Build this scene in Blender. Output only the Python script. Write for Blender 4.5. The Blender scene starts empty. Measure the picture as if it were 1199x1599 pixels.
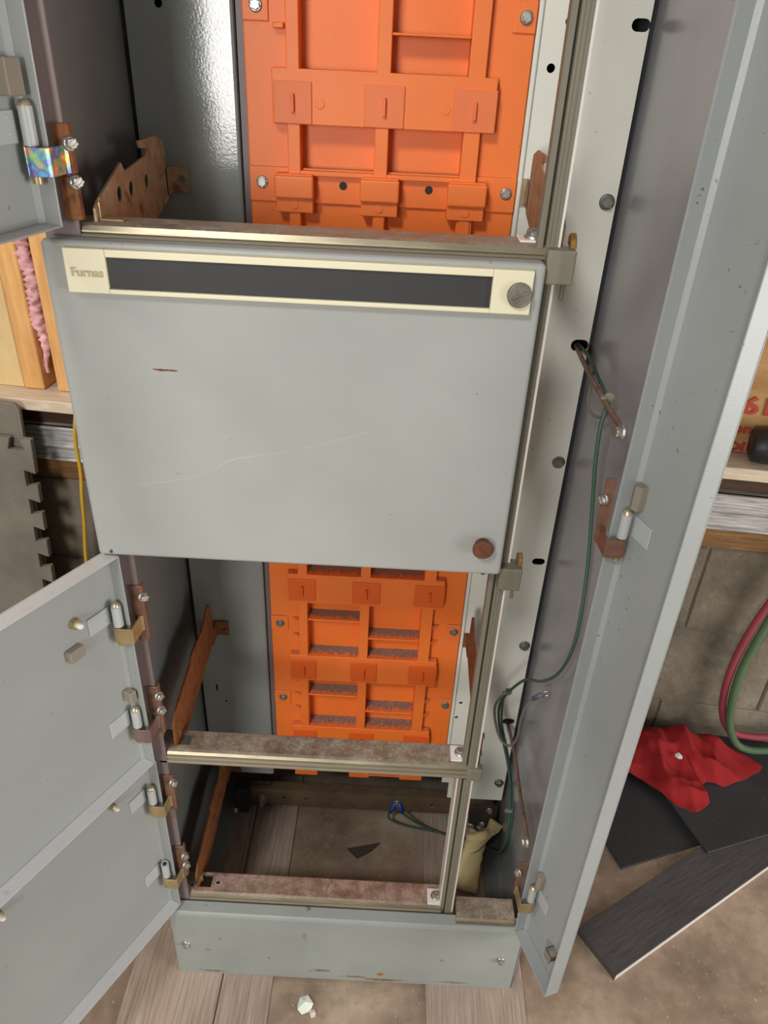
import bpy, bmesh, math, random
from mathutils import Vector, Matrix
random.seed(7)
SC = bpy.context.scene
COL = SC.collection
PI = math.pi

# ------------------------------------------------------------------ camera
CAM_POS = (0.28426, -0.60170, 1.22611)
YAW, PITCH, ROLL, FPX = -0.0052338, 0.5509063, -0.0491186, 1162.79
cam = bpy.data.cameras.new('camera')
cam.sensor_fit = 'VERTICAL'
cam.sensor_height = 24.0
cam.lens = FPX * 24.0 / 1599.0
cam.clip_start = 0.01
camo = bpy.data.objects.new('camera', cam)
COL.objects.link(camo)
_f = Vector((math.sin(YAW) * math.cos(PITCH), math.cos(YAW) * math.cos(PITCH), -math.sin(PITCH)))
_r0 = _f.cross(Vector((0, 0, 1))).normalized()
_d0 = _f.cross(_r0)
_c, _s = math.cos(ROLL), math.sin(ROLL)
_r = _c * _r0 + _s * _d0
_d = -_s * _r0 + _c * _d0
camo.matrix_world = Matrix(((_r.x, -_d.x, -_f.x, CAM_POS[0]), (_r.y, -_d.y, -_f.y, CAM_POS[1]),
                            (_r.z, -_d.z, -_f.z, CAM_POS[2]), (0, 0, 0, 1)))
SC.camera = camo

# ------------------------------------------------------------------ world, lights, exposure
W = bpy.data.worlds.new('world')
SC.world = W
W.use_nodes = True
W.node_tree.nodes['Background'].inputs[0].default_value = (1.0, 0.96, 0.92, 1)
W.node_tree.nodes['Background'].inputs[1].default_value = 0.28


def area(name, loc, target, size, energy, color):
    l = bpy.data.lights.new(name, 'AREA')
    l.shape = 'DISK'
    l.size = size
    l.energy = energy
    l.color = color
    o = bpy.data.objects.new(name, l)
    COL.objects.link(o)
    o.location = loc
    o.rotation_euler = (Vector(target) - Vector(loc)).to_track_quat('-Z', 'Y').to_euler()
    return o


area('ceiling_lamp_light', (-0.5, -1.6, 2.6), (0.2, 0.1, 0.6), 0.40, 29, (1.0, 0.97, 0.94))
area('left_fill_light', (-1.5, -0.75, 2.5), (-1.2, 0.3, 0.0), 0.4, 19, (1.0, 0.95, 0.88))  # added fill that brightens the left wall, mats and floor
w2 = area('side_door_light', (2.7, -1.15, 0.80), (0.3, 0.0, 0.75), 1.1, 47, (1.0, 0.96, 0.93))
w2.data.shape = 'RECTANGLE'
w2.data.size_y = 1.3
wl_ = area('front_window_light', (-0.395, -2.35, 1.25), (-0.395, 0.0, 1.25), 0.45, 26, (1.0, 0.97, 0.94))
wl_.data.shape = 'RECTANGLE'
wl_.data.size_y = 0.75
SC.view_settings.view_transform = 'Standard'
SC.view_settings.look = 'None'
SC.view_settings.exposure = 0.0
SC.view_settings.gamma = 1.0
SC.view_settings.use_curve_mapping = False


# ------------------------------------------------------------------ material helpers
def lin(c):
    return tuple((x / 12.92 if x <= 0.04045 else ((x + 0.055) / 1.055) ** 2.4) for x in [v / 255 for v in c[:3]]) + (1,)


class NT:
    def __init__(s, name):
        s.m = bpy.data.materials.new(name)
        s.m.use_nodes = True
        s.t = s.m.node_tree
        s.b = s.t.nodes['Principled BSDF']

    def n(s, typ, **kw):
        nd = s.t.nodes.new(typ)
        for k, v in kw.items():
            setattr(nd, k, v)
        return nd

    def l(s, a, b):
        s.t.links.new(a, b)

    def coord(s, scale=(1, 1, 1), rot=(0, 0, 0)):
        tc = s.n('ShaderNodeTexCoord')
        mp = s.n('ShaderNodeMapping')
        mp.inputs['Scale'].default_value = scale
        mp.inputs['Rotation'].default_value = rot
        s.l(tc.outputs['Object'], mp.inputs['Vector'])
        return mp.outputs[0]

    def noise(s, vec, scale, detail=4, rough=0.55):
        nz = s.n('ShaderNodeTexNoise')
        nz.inputs['Scale'].default_value = scale
        nz.inputs['Detail'].default_value = detail
        nz.inputs['Roughness'].default_value = rough
        s.l(vec, nz.inputs['Vector'])
        return nz.outputs['Fac']

    def ramp(s, fac, stops):
        r = s.n('ShaderNodeValToRGB')
        e = r.color_ramp.elements
        e[0].position, e[0].color = stops[0][0], lin(stops[0][1])
        e[1].position, e[1].color = stops[1][0], lin(stops[1][1])
        for p, c in stops[2:]:
            x = e.new(p)
            x.color = lin(c)
        s.l(fac, r.inputs[0])
        return r.outputs[0]

    def step(s, fac, lo, hi):
        r = s.n('ShaderNodeMapRange')
        r.inputs['From Min'].default_value = lo
        r.inputs['From Max'].default_value = hi
        s.l(fac, r.inputs['Value'])
        return r.outputs[0]

    def math(s, op, a, b=None):
        m = s.n('ShaderNodeMath', operation=op)
        for i, v in enumerate((a, b)):
            if v is None:
                continue
            if isinstance(v, (int, float)):
                m.inputs[i].default_value = v
            else:
                s.l(v, m.inputs[i])
        return m.outputs[0]

    def mix(s, fac, a, b):
        m = s.n('ShaderNodeMix', data_type='RGBA')
        if isinstance(fac, (int, float)):
            m.inputs[0].default_value = fac
        else:
            s.l(fac, m.inputs[0])
        for i, v in ((6, a), (7, b)):
            if isinstance(v, tuple):
                m.inputs[i].default_value = lin(v)
            else:
                s.l(v, m.inputs[i])
        return m.outputs[2]

    def bump(s, h, strength=0.2, dist=0.001):
        b = s.n('ShaderNodeBump')
        b.inputs['Strength'].default_value = strength
        b.inputs['Distance'].default_value = dist
        s.l(h, b.inputs['Height'])
        s.l(b.outputs[0], s.b.inputs['Normal'])

    def fin(s, col, rough=0.5, metal=0.0, spec=None):
        if isinstance(col, tuple):
            s.b.inputs['Base Color'].default_value = lin(col)
        else:
            s.l(col, s.b.inputs['Base Color'])
        if isinstance(rough, (int, float)):
            s.b.inputs['Roughness'].default_value = rough
        else:
            s.l(rough, s.b.inputs['Roughness'])
        s.b.inputs['Metallic'].default_value = metal
        if spec is not None:
            s.b.inputs['Specular IOR Level'].default_value = spec
        return s.m


def gauss_spot(t, vec, c, r):
    """1 inside a soft ellipse of radii r around c (object coordinates)"""
    mp = t.n('ShaderNodeVectorMath', operation='SUBTRACT')
    t.l(vec, mp.inputs[0])
    mp.inputs[1].default_value = c
    dv = t.n('ShaderNodeVectorMath', operation='DIVIDE')
    t.l(mp.outputs[0], dv.inputs[0])
    dv.inputs[1].default_value = r
    ln = t.n('ShaderNodeVectorMath', operation='LENGTH')
    t.l(dv.outputs[0], ln.inputs[0])
    return t.step(ln.outputs['Value'], 1.0, 0.0)


def paint(name, base, rough=0.4, var=10, specks=True, speck_col=(70, 66, 60), spots=(), bump=0.12, chips=0.735, dust=None, scratch=()):
    t = NT(name)
    v = t.coord()
    lo = tuple(max(0, c - var) for c in base)
    hi = tuple(min(255, c + var * 0.6) for c in base)
    col = t.ramp(t.noise(v, 7, 5), [(0.3, lo), (0.7, hi)])
    if specks:
        f = t.step(t.noise(v, 190, 2, 0.5), chips, chips + 0.03)
        f2 = t.step(t.noise(v, 16, 2), 0.45, 0.62)
        col = t.mix(t.math('MULTIPLY', t.math('MULTIPLY', f, f2), 0.75), col, speck_col)
    for c, r, sc, amt in spots:
        nz = t.noise(v, 150, 4, 0.7)
        g = gauss_spot(t, v, c, r)
        g = t.step(t.math('ADD', g, t.math('MULTIPLY', t.math('SUBTRACT', nz, 0.5), 1.6)), 0.34, 0.55)
        col = t.mix(t.math('MULTIPLY', g, amt), col, sc)
    if scratch:
        sx = t.n('ShaderNodeSeparateXYZ')
        t.l(v, sx.inputs[0])
        fc = t.n('ShaderNodeFloatCurve')
        cv = fc.mapping.curves[0]
        x0, x1 = scratch[0][0], scratch[-1][0]
        z0, z1 = scratch[0][1], scratch[-1][1]
        for px, pz in scratch[1:-1]:
            cv.points.new((px - x0) / (x1 - x0), (pz - z0) / (z1 - z0))
        fc.mapping.update()
        tx = t.math('DIVIDE', t.math('SUBTRACT', sx.outputs[0], x0), x1 - x0)
        t.l(tx, fc.inputs['Value'])
        zz = t.math('ADD', t.math('MULTIPLY', fc.outputs[0], z1 - z0), z0)
        d = t.math('ABSOLUTE', t.math('SUBTRACT', sx.outputs[2], zz))
        f = t.math('MULTIPLY', t.step(d, 0.0010, 0.0003), t.math('MULTIPLY', t.math('GREATER_THAN', tx, 0.0), t.math('LESS_THAN', tx, 1.0)))
        f = t.math('MULTIPLY', f, t.math('MULTIPLY', t.step(t.noise(v, 40, 3), 0.35, 0.7), 0.4))
        col = t.mix(f, col, (192, 196, 193))
    if dust:
        gm = t.n('ShaderNodeNewGeometry')
        sp = t.n('ShaderNodeSeparateXYZ')
        t.l(gm.outputs['Normal'], sp.inputs[0])
        f = t.math('MULTIPLY', t.step(sp.outputs[2], 0.7, 0.95), dust[1])
        if len(dust) > 2:            # loose grit that gathers towards the back of each little shelf
            sy = t.n('ShaderNodeSeparateXYZ')
            t.l(v, sy.inputs[0])
            g = t.math('ADD', sy.outputs[1], t.math('MULTIPLY', t.math('SUBTRACT', t.noise(v, 240, 4, 0.7), 0.5), 0.045))
            f = t.math('MULTIPLY', f, t.step(g, 0.2485, 0.2545))
            col = t.mix(f, col, t.ramp(t.noise(v, 700, 3), [(0.35, (92, 80, 72)), (0.65, (160, 146, 132))]))
        else:
            col = t.mix(t.math('MULTIPLY', f, t.step(t.noise(v, 90, 5, 0.7), 0.12, 0.42)), col, dust[0])
    t.bump(t.noise(v, 420, 2), bump, 0.0006)
    return t.fin(col, rough)


def metal(name, c1, c2, rough=0.4, metallic=0.85, scale=60, stretch=(1, 1, 1), rust=None, dusty=None):
    t = NT(name)
    v = t.coord(stretch)
    col = t.ramp(t.noise(v, scale, 5, 0.6), [(0.3, c1), (0.7, c2)])
    if rust:
        f = t.step(t.noise(t.coord(), rust[1], 5, 0.65), rust[2], rust[2] + 0.12)
        col = t.mix(f, col, rust[0])
    rr = t.step(t.noise(v, scale * 0.7, 4), 0.2, 1.1)
    rr = t.math('ADD', t.math('MULTIPLY', rr, 0.25), rough - 0.1)
    m = t.fin(col, rr, metallic)
    if dusty:
        gm = t.n('ShaderNodeNewGeometry')
        sp = t.n('ShaderNodeSeparateXYZ')
        t.l(gm.outputs['Normal'], sp.inputs[0])
        f = t.math('MULTIPLY', t.step(sp.outputs[2], 0.8, 0.99), t.step(t.noise(t.coord(), 45, 6, 0.7), 0.25, 0.6))
        f = t.math('MULTIPLY', f, dusty[1])
        fine = t.ramp(t.noise(t.coord(), 330, 3, 0.6), [(0.35, tuple(c - 22 for c in dusty[0])), (0.7, tuple(c + 30 for c in dusty[0]))])
        t.l(t.mix(f, col, fine), t.b.inputs['Base Color'])
        t.l(t.math('MULTIPLY', t.math('SUBTRACT', 1.0, f), metallic), t.b.inputs['Metallic'])
        t.l(t.math('MAXIMUM', rr, t.math('MULTIPLY', f, 0.9)), t.b.inputs['Roughness'])
    t.bump(t.noise(v, scale * 3, 3), 0.15, 0.0006)
    return m


def wood(name, c1, c2, c3, scale, stretch, rough=0.75, bump=0.3, metallic=0.0):
    t = NT(name)
    v = t.coord(stretch)
    n1 = t.noise(v, scale, 6, 0.65)
    n2 = t.noise(t.coord(), 9, 4)
    col = t.ramp(n1, [(0.3, c1), (0.62, c2), (0.8, c3)])
    col = t.mix(t.math('MULTIPLY', t.step(n2, 0.42, 0.7), 0.35), col, c1)
    t.bump(n1, bump, 0.002)
    return t.fin(col, rough, metallic)


M = {}
M['door'] = paint('grey_door_enamel', (157, 160, 156), 0.42, 6, spots=[
    ((0.088, 0.0, 0.9875), (0.017, 0.1, 0.0016), (96, 52, 26), 1.0),
    ((0.079, 0.0, 0.988), (0.006, 0.1, 0.001), (120, 72, 40), 1.0),
    ((0.012, 0.0, 0.794), (0.0035, 0.1, 0.004), (92, 48, 30), 1.0)], scratch=((0.052, 0.873), (0.109, 0.886), (0.141, 0.904), (0.197, 0.917), (0.263, 0.939)))
M['door_in'] = paint('grey_door_inner_enamel', (151, 155, 152), 0.42, 5, dust=((200, 198, 200), 0.6))  # upward faces: dust, whitened to paint the ceiling light they reflect
M['door_right'] = paint('grey_wireway_door_enamel', (152, 157, 156), 0.34, 5, chips=0.70)
M['plinth'] = paint('grey_green_plinth_enamel', (147, 153, 148), 0.38, 8, chips=0.70, spots=[
    ((0.315, 0.0, 0.008), (0.05, 0.1, 0.007), (126, 84, 44), 0.9),
    ((0.31, 0.0, 0.026), (0.009, 0.1, 0.007), (150, 96, 40), 0.9),
    ((0.22, 0.0, 0.028), (0.022, 0.1, 0.006), (112, 92, 66), 0.8),
    ((0.05, 0.0, 0.008), (0.03, 0.1, 0.006), (104, 84, 58), 0.8),
    ((0.42, 0.0, 0.012), (0.05, 0.1, 0.006), (112, 86, 58), 0.8),
    ((0.27, 0.0, 0.014), (0.03, 0.1, 0.007), (122, 90, 56), 0.8),
    ((0.07, 0.0, 0.10), (0.004, 0.1, 0.005), (112, 116, 110), 0.8), ((0.05, 0.0, 0.07), (0.006, 0.1, 0.005), (112, 116, 110), 0.8),
    ((0.14, 0.0, 0.055), (0.004, 0.1, 0.004), (116, 108, 98), 0.8), ((0.40, 0.0, 0.075), (0.006, 0.1, 0.005), (116, 120, 114), 0.8),
    ((0.195, 0.0, 0.12), (0.005, 0.1, 0.014), (118, 122, 112), 0.7),
    ((0.44, 0.02, 0.168), (0.014, 0.03, 0.006), (84, 70, 60), 0.8),
    ((0.2, 0.02, 0.168), (0.007, 0.03, 0.006), (96, 84, 72), 0.8)])
M['inner_wall'] = paint('dark_grey_interior_enamel', (102, 108, 106), 0.45, 10, chips=0.71)
M['panel_grey'] = paint('grey_panel_enamel', (140, 145, 140), 0.12, 7, speck_col=(100, 92, 84), bump=0.16)
M['panel'] = paint('off_white_panel_enamel', (224, 225, 214), 0.32, 7, speck_col=(120, 108, 92), bump=0.2)
M['side'] = paint('glossy_grey_side_enamel', (150, 153, 156), 0.24, 6, bump=0.05)
M['mauve'] = paint('mauve_grey_enamel', (122, 107, 105), 0.45, 8)  # grey enamel with a slight mauve tint
M['orange'] = paint('orange_moulded_plastic', (243, 124, 50), 0.45, 9, speck_col=(150, 70, 30), dust=((132, 118, 106), 1.0, True), bump=0.06)
M['orange_dark'] = paint('deep_orange_moulded_plastic', (228, 100, 32), 0.45, 8, specks=False, bump=0.05)
M['orange_pale'] = paint('scuffed_orange_plastic', (234, 122, 66), 0.5, 10, speck_col=(240, 150, 110), bump=0.06, chips=0.66)
M['zinc'] = metal('yellowish_zinc_plate', (122, 114, 96), (158, 148, 124), 0.36, 0.7, 40, (0.3, 1, 1), dusty=((162, 148, 134), 0.8))
M['zinc_red'] = metal('zinc_plate_with_red_dust', (122, 114, 96), (158, 148, 124), 0.36, 0.7, 40, (0.3, 1, 1), dusty=((174, 146, 134), 0.8))
M['post'] = metal('dull_grey_post_metal', (106, 103, 90), (142, 137, 120), 0.55, 0.1, 30, (1, 1, 0.05))
M['face'] = metal('dull_ribbed_rail_face', (116, 108, 92), (150, 141, 120), 0.5, 0.25, 30, (0.1, 1, 1))
M['bright'] = metal('highlit_bare_steel_edge', (226, 222, 214), (244, 240, 232), 0.35, 0.25, 30, (1, 1, 0.1))  # bare steel; the near-white colour paints the light it catches
M['rust'] = metal('rusty_zinc_bracket', (146, 124, 94), (176, 156, 124), 0.6, 0.3, 70, rust=((126, 82, 50), 40, 0.56))
M['rust_dark'] = metal('brown_rusted_bracket', (112, 68, 34), (140, 88, 46), 0.7, 0.2, 60, rust=((72, 44, 28), 55, 0.56))
M['brown'] = metal('brown_plated_steel', (108, 80, 66), (138, 104, 86), 0.5, 0.4, 60)
M['brass'] = metal('yellow_passivated_steel', (152, 134, 94), (182, 162, 120), 0.38, 0.5, 50)
M['pin'] = metal('pale_brass_pin', (186, 172, 140), (214, 200, 168), 0.35, 0.7, 60)
M['violet'] = metal('violet_passivated_steel', (128, 106, 106), (156, 134, 124), 0.4, 0.6, 50)
M['steel'] = metal('galvanised_bolt_steel', (150, 148, 142), (198, 196, 188), 0.38, 0.8, 120)
M['dull_steel'] = metal('dull_screw_steel', (112, 116, 110), (150, 152, 144), 0.45, 0.7, 120)
M['knob_rust'] = metal('rust_brown_latch', (86, 48, 32), (114, 68, 46), 0.7, 0.2, 120)
M['barrel'] = paint('pale_grey_barrel_enamel', (172, 176, 174), 0.4, 4, specks=False)
M['cream'] = paint('cream_plastic', (217, 212, 182), 0.45, 3, speck_col=(200, 190, 150), bump=0.03)
M['cream_shadow'] = paint('cream_shadow_lettering', (172, 162, 128), 0.5, 3, specks=False)  # darker cream paints the shade of the engraved letters
M['black'] = paint('matt_black_plastic', (46, 47, 48), 0.55, 4, speck_col=(120, 120, 120), chips=0.78)
M['pewter'] = metal('pewter_medallion', (108, 102, 95), (130, 124, 116), 0.5, 0.35, 90)
M['foam'] = paint('taupe_rubber_bumper', (134, 126, 112), 0.8, 6, specks=False)
M['white_nylon'] = paint('white_nylon', (232, 226, 214), 0.5, 3, specks=False)
M['white_plate'] = paint('white_steel_washer_plate', (236, 230, 226), 0.4, 4, specks=False)
M['green_wire'] = paint('green_wire_sheath', (60, 92, 78), 0.5, 8, specks=False)
M['grey_wire'] = paint('grey_wire_sheath', (120, 118, 108), 0.5, 8, specks=False)
M['blue'] = paint('blue_terminal_sleeve', (40, 84, 190), 0.45, 6, specks=False)
M['slate'] = paint('slate_terminal_sleeve', (98, 100, 122), 0.45, 6, specks=False)
M['rod'] = metal('rusty_copper_strap', (128, 100, 82), (158, 134, 116), 0.55, 0.4, 50, rust=((96, 58, 38), 25, 0.52))
M['dark_bar'] = metal('dark_brown_floor_bar', (104, 86, 66), (128, 108, 84), 0.55, 0.3, 30)
M['dark_iron'] = metal('dark_iron_bracket', (50, 44, 40), (72, 64, 56), 0.65, 0.3, 40)
M['hole'] = paint('dark_cavity_shade', (40, 40, 42), 0.7, 4, specks=False)  # near-black colour standing in for the shade in holes and gaps
M['clip_gold'] = metal('gold_spring_clip', (150, 112, 58), (196, 156, 92), 0.35, 0.8, 60)


def rainbow():
    t = NT('iridescent_passivated_steel')
    v = t.coord()
    n = t.noise(v, 95, 2, 0.5)
    col = t.ramp(n, [(0.28, (70, 190, 215)), (0.72, (240, 230, 70)), (0.4, (120, 90, 160)), (0.47, (90, 150, 170)),
                     (0.55, (140, 185, 90)), (0.62, (230, 120, 150))])
    return t.fin(col, 0.25, 0.45)


M['rainbow'] = rainbow()


def concrete(name, c1, c2, c3, scale, rough=0.85, bump=0.5, specks=None):
    t = NT(name)
    v = t.coord()
    a = t.noise(v, scale, 8, 0.65)
    b = t.noise(v, scale * 9, 5, 0.6)
    col = t.ramp(a, [(0.3, c1), (0.5, c2), (0.72, c3)])
    col = t.mix(t.math('MULTIPLY', t.step(b, 0.55, 0.75), 0.4), col, c1)
    col = t.mix(t.math('MULTIPLY', t.step(b, 0.45, 0.25), 0.3), col, c3)
    if specks:
        col = t.mix(t.math('MULTIPLY', t.step(t.noise(v, 150, 2), 0.69, 0.74), 0.6), col, specks)
    t.bump(b, bump, 0.004)
    return t.fin(col, rough)


M['floor'] = concrete('stained_concrete_floor', (106, 89, 73), (148, 128, 109), (190, 170, 148), 5.5, 0.7, 0.2, (200, 186, 166))
M['block'] = concrete('grey_concrete_block', (82, 74, 62), (114, 104, 89), (140, 130, 114), 6, 0.95, 0.9, (60, 54, 46))
M['mortar'] = concrete('dark_mortar', (78, 71, 60), (102, 94, 80), (120, 112, 98), 9)
M['mat'] = None
M['sill'] = wood('pale_whitewood_ledge', (196, 176, 150), (222, 206, 184), (236, 224, 206), 10, (2, 14, 14), 0.7)
M['stud'] = wood('orange_pine_stud', (206, 150, 88), (234, 180, 114), (242, 196, 134), 6, (14, 14, 1.4), 0.75)
M['stud_dark'] = wood('dark_old_timber', (58, 40, 26), (84, 60, 40), (104, 78, 54), 6, (1.4, 14, 14), 0.85)
M['plate_wood'] = wood('brown_sill_timber', (94, 64, 34), (142, 104, 60), (160, 122, 76), 9, (1.2, 16, 22), 0.8)
M['kraft'] = wood('kraft_paper_facing', (150, 110, 64), (184, 144, 92), (198, 162, 112), 5, (1.5, 6, 6), 0.8, 0.35)
M['tan_board'] = wood('tan_wallboard', (206, 176, 122), (230, 202, 148), (238, 212, 164), 5, (3, 3, 1.5), 0.8, 0.2)
M['red_ink'] = paint('red_print_ink', (176, 62, 48), 0.7, 10, specks=False)
M['foil'] = metal('streaky_aluminium_channel', (136, 136, 134), (232, 230, 226), 0.4, 0.35, 14, (0.6, 10, 26))
M['vinyl_dark'] = wood('dark_charcoal_vinyl', (56, 53, 54), (80, 76, 77), (106, 101, 99), 22, (1, 26, 8), 0.5, 0.3)
M['vinyl_back'] = paint('black_vinyl_backing', (52, 53, 55), 0.45, 8, speck_col=(110, 106, 100), chips=0.69)
M['vinyl_edge'] = paint('pale_vinyl_core', (214, 208, 200), 0.7, 8, specks=False)
M['vinyl_tan'] = wood('taupe_woodgrain_vinyl', (140, 122, 108), (186, 168, 152), (206, 190, 174), 12, (22, 0.8, 8), 0.6, 0.5)
M['red_cloth'] = paint('red_cotton_cloth', (140, 12, 15), 0.9, 12, specks=False, bump=0.4)
M['hose_red'] = paint('red_rubber_hose', (142, 58, 68), 0.6, 8, specks=False)
M['hose_green'] = paint('green_rubber_hose', (78, 102, 70), 0.6, 8, specks=False)
M['yellow'] = paint('yellow_cord_sheath', (206, 164, 50), 0.5, 8, specks=False)
M['paper'] = paint('crumpled_cream_paper', (232, 214, 160), 0.8, 10, specks=False, bump=0.3)
M['chalk'] = paint('white_foam_crumb', (228, 234, 218), 0.9, 5, specks=False)
M['pink'] = paint('pink_glass_wool', (226, 172, 174), 0.95, 34, specks=False, bump=0.6)
M['tool_black'] = paint('black_rubber_grip', (36, 36, 38), 0.45, 4, specks=False)


def matmat():
    t = NT('grey_foam_mat')
    v = t.coord((1, 1, 1))
    w = t.n('ShaderNodeTexVoronoi')
    w.inputs['Scale'].default_value = 260
    t.l(v, w.inputs['Vector'])
    col = t.ramp(t.noise(v, 7, 5), [(0.35, (104, 98, 90)), (0.7, (132, 124, 112))])
    t.bump(w.outputs['Distance'], 0.5, 0.001)
    return t.fin(col, 0.9)


M['mat'] = matmat()


# ------------------------------------------------------------------ mesh helpers
class MB:
    """collects shapes and links them as ONE mesh object"""

    def __init__(s):
        s.v, s.f, s.sm = [], [], []

    def add(s, verts, faces, smooth=False, xf=None):
        o = len(s.v)
        s.v += [tuple(xf(Vector(p)) if xf else p) for p in verts]
        s.f += [tuple(i + o for i in f) for f in faces]
        s.sm += [smooth] * len(faces)
        return s

    def box(s, x0, x1, y0, y1, z0, z1, xf=None):
        v = [(x0, y0, z0), (x1, y0, z0), (x1, y1, z0), (x0, y1, z0), (x0, y0, z1), (x1, y0, z1), (x1, y1, z1), (x0, y1, z1)]
        return s.add(v, [(0, 3, 2, 1), (4, 5, 6, 7), (0, 1, 5, 4), (1, 2, 6, 5), (2, 3, 7, 6), (3, 0, 4, 7)], xf=xf)

    def prism(s, pts, a, b, axis='x', xf=None, smooth=False):
        """polygon pts (the two other axes in order) extruded from a to b along axis"""
        def mk(p, t):
            return {'x': (t, p[0], p[1]), 'y': (p[0], t, p[1]), 'z': (p[0], p[1], t)}[axis]
        n = len(pts)
        v = [mk(p, a) for p in pts] + [mk(p, b) for p in pts]
        f = [tuple(range(n)), tuple(range(2 * n - 1, n - 1, -1))]
        f += [(i, i + n, (i + 1) % n + n, (i + 1) % n) for i in range(n)]
        return s.add(v, f, smooth, xf)

    def strip(s, pts, th, z0, z1, xf=None):
        """bent sheet: open polyline in xy, thickness th, extruded z0..z1"""
        n = len(pts)
        off = []
        for i in range(n):
            a = Vector(pts[max(i - 1, 0)])
            b = Vector(pts[min(i + 1, n - 1)])
            d = (b - a).normalized()
            off.append((pts[i][0] - d.y * th, pts[i][1] + d.x * th))
        for i in range(n - 1):
            s.prism([pts[i], pts[i + 1], off[i + 1], off[i]], z0, z1, 'z', xf)
        return s

    def lathe(s, c, axis, prof, n=16, xf=None):
        """profile [(r, t)...] revolved round axis through c"""
        ax = Vector(axis).normalized()
        u = ax.orthogonal().normalized()
        w = ax.cross(u)
        c = Vector(c)
        v, f = [], []
        for r, t in prof:
            for i in range(n):
                a = 2 * PI * i / n
                v.append(tuple(c + ax * t + (u * math.cos(a) + w * math.sin(a)) * r))
        m = len(prof)
        for j in range(m - 1):
            for i in range(n):
                k = (i + 1) % n
                f.append((j * n + i, j * n + k, (j + 1) * n + k, (j + 1) * n + i))
        s.add(v, f, n > 8, xf)
        s.add([v[i] for i in range(n)], [tuple(range(n - 1, -1, -1))], False, xf)
        s.add([v[(m - 1) * n + i] for i in range(n)], [tuple(range(n))], False, xf)
        return s

    def cyl(s, c, axis, r, t0, t1, n=16, xf=None):
        return s.lathe(c, axis, [(r, t0), (r, t1)], n, xf)

    def tube(s, pts, r, n=8, xf=None, closed_ends=True):
        pts = [Vector(p) for p in pts]
        v, f = [], []
        pu = None
        for i, p in enumerate(pts):
            d = (pts[min(i + 1, len(pts) - 1)] - pts[max(i - 1, 0)]).normalized()
            if pu is None:
                u = d.orthogonal().normalized()
            else:
                u = (pu - d * pu.dot(d)).normalized()
            pu = u
            w = d.cross(u)
            for k in range(n):
                a = 2 * PI * k / n
                v.append(tuple(p + (u * math.cos(a) + w * math.sin(a)) * r))
        for i in range(len(pts) - 1):
            for k in range(n):
                q = (k + 1) % n
                f.append((i * n + k, i * n + q, (i + 1) * n + q, (i + 1) * n + k))
        f.append(tuple(range(n - 1, -1, -1)))
        f.append(tuple((len(pts) - 1) * n + k for k in range(n)))
        return s.add(v, f, True, xf)

    def mesh(s, name):
        me = bpy.data.meshes.new(name)
        me.from_pydata(s.v, [], s.f)
        bm = bmesh.new()
        bm.from_mesh(me)
        bmesh.ops.recalc_face_normals(bm, faces=bm.faces)
        bm.to_mesh(me)
        bm.free()
        for p, sm in zip(me.polygons, s.sm):
            p.use_smooth = sm
        return me

    def build(s, name, mat, parent=None, bevel=0.0, seg=2, kind=None, hard=False):
        me = s.mesh(name)
        o = bpy.data.objects.new(name, me)
        COL.objects.link(o)
        me.materials.append(mat)
        if bevel:
            b = o.modifiers.new('bevel', 'BEVEL')
            b.width = bevel
            b.segments = seg
            b.limit_method = 'ANGLE'
            b.angle_limit = math.radians(40)
            b.use_clamp_overlap = True
            b.harden_normals = hard
        if parent:
            o.parent = parent
        if kind:
            o['kind'] = kind
        return o


def catmull(pts, k=6):
    P = [Vector(p) for p in pts]
    P = [P[0] * 2 - P[1]] + P + [P[-1] * 2 - P[-2]]
    out = []
    for i in range(1, len(P) - 2):
        for j in range(k):
            t = j / k
            a, b, c, d = P[i - 1], P[i], P[i + 1], P[i + 2]
            out.append(0.5 * ((2 * b) + (c - a) * t + (2 * a - 5 * b + 4 * c - d) * t * t + (3 * b - a - 3 * c + d) * t ** 3))
    out.append(P[-2])
    return out


def bake(o):
    dg = bpy.context.evaluated_depsgraph_get()
    dg.update()
    me = bpy.data.meshes.new_from_object(o.evaluated_get(dg))
    o.modifiers.clear()
    old = o.data
    o.data = me
    bpy.data.meshes.remove(old)


def cut(o, cutter):
    """real holes: subtract the cutter MB from the part"""
    me = cutter.mesh('cutter')
    c = bpy.data.objects.new('cutter', me)
    COL.objects.link(c)
    m = o.modifiers.new('holes', 'BOOLEAN')
    m.operation = 'DIFFERENCE'
    m.solver = 'EXACT'
    m.object = c
    m.use_self = True
    bake(o)
    bpy.data.objects.remove(c)


def tag(o, label, cat, group=None, kind=None):
    o['label'] = label
    o['category'] = cat
    if group:
        o['group'] = group
    if kind:
        o['kind'] = kind
    return o


def empty(name, loc=(0, 0, 0)):
    o = bpy.data.objects.new(name, None)
    o.empty_display_size = 0.05
    COL.objects.link(o)
    o.location = loc
    return o


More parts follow.
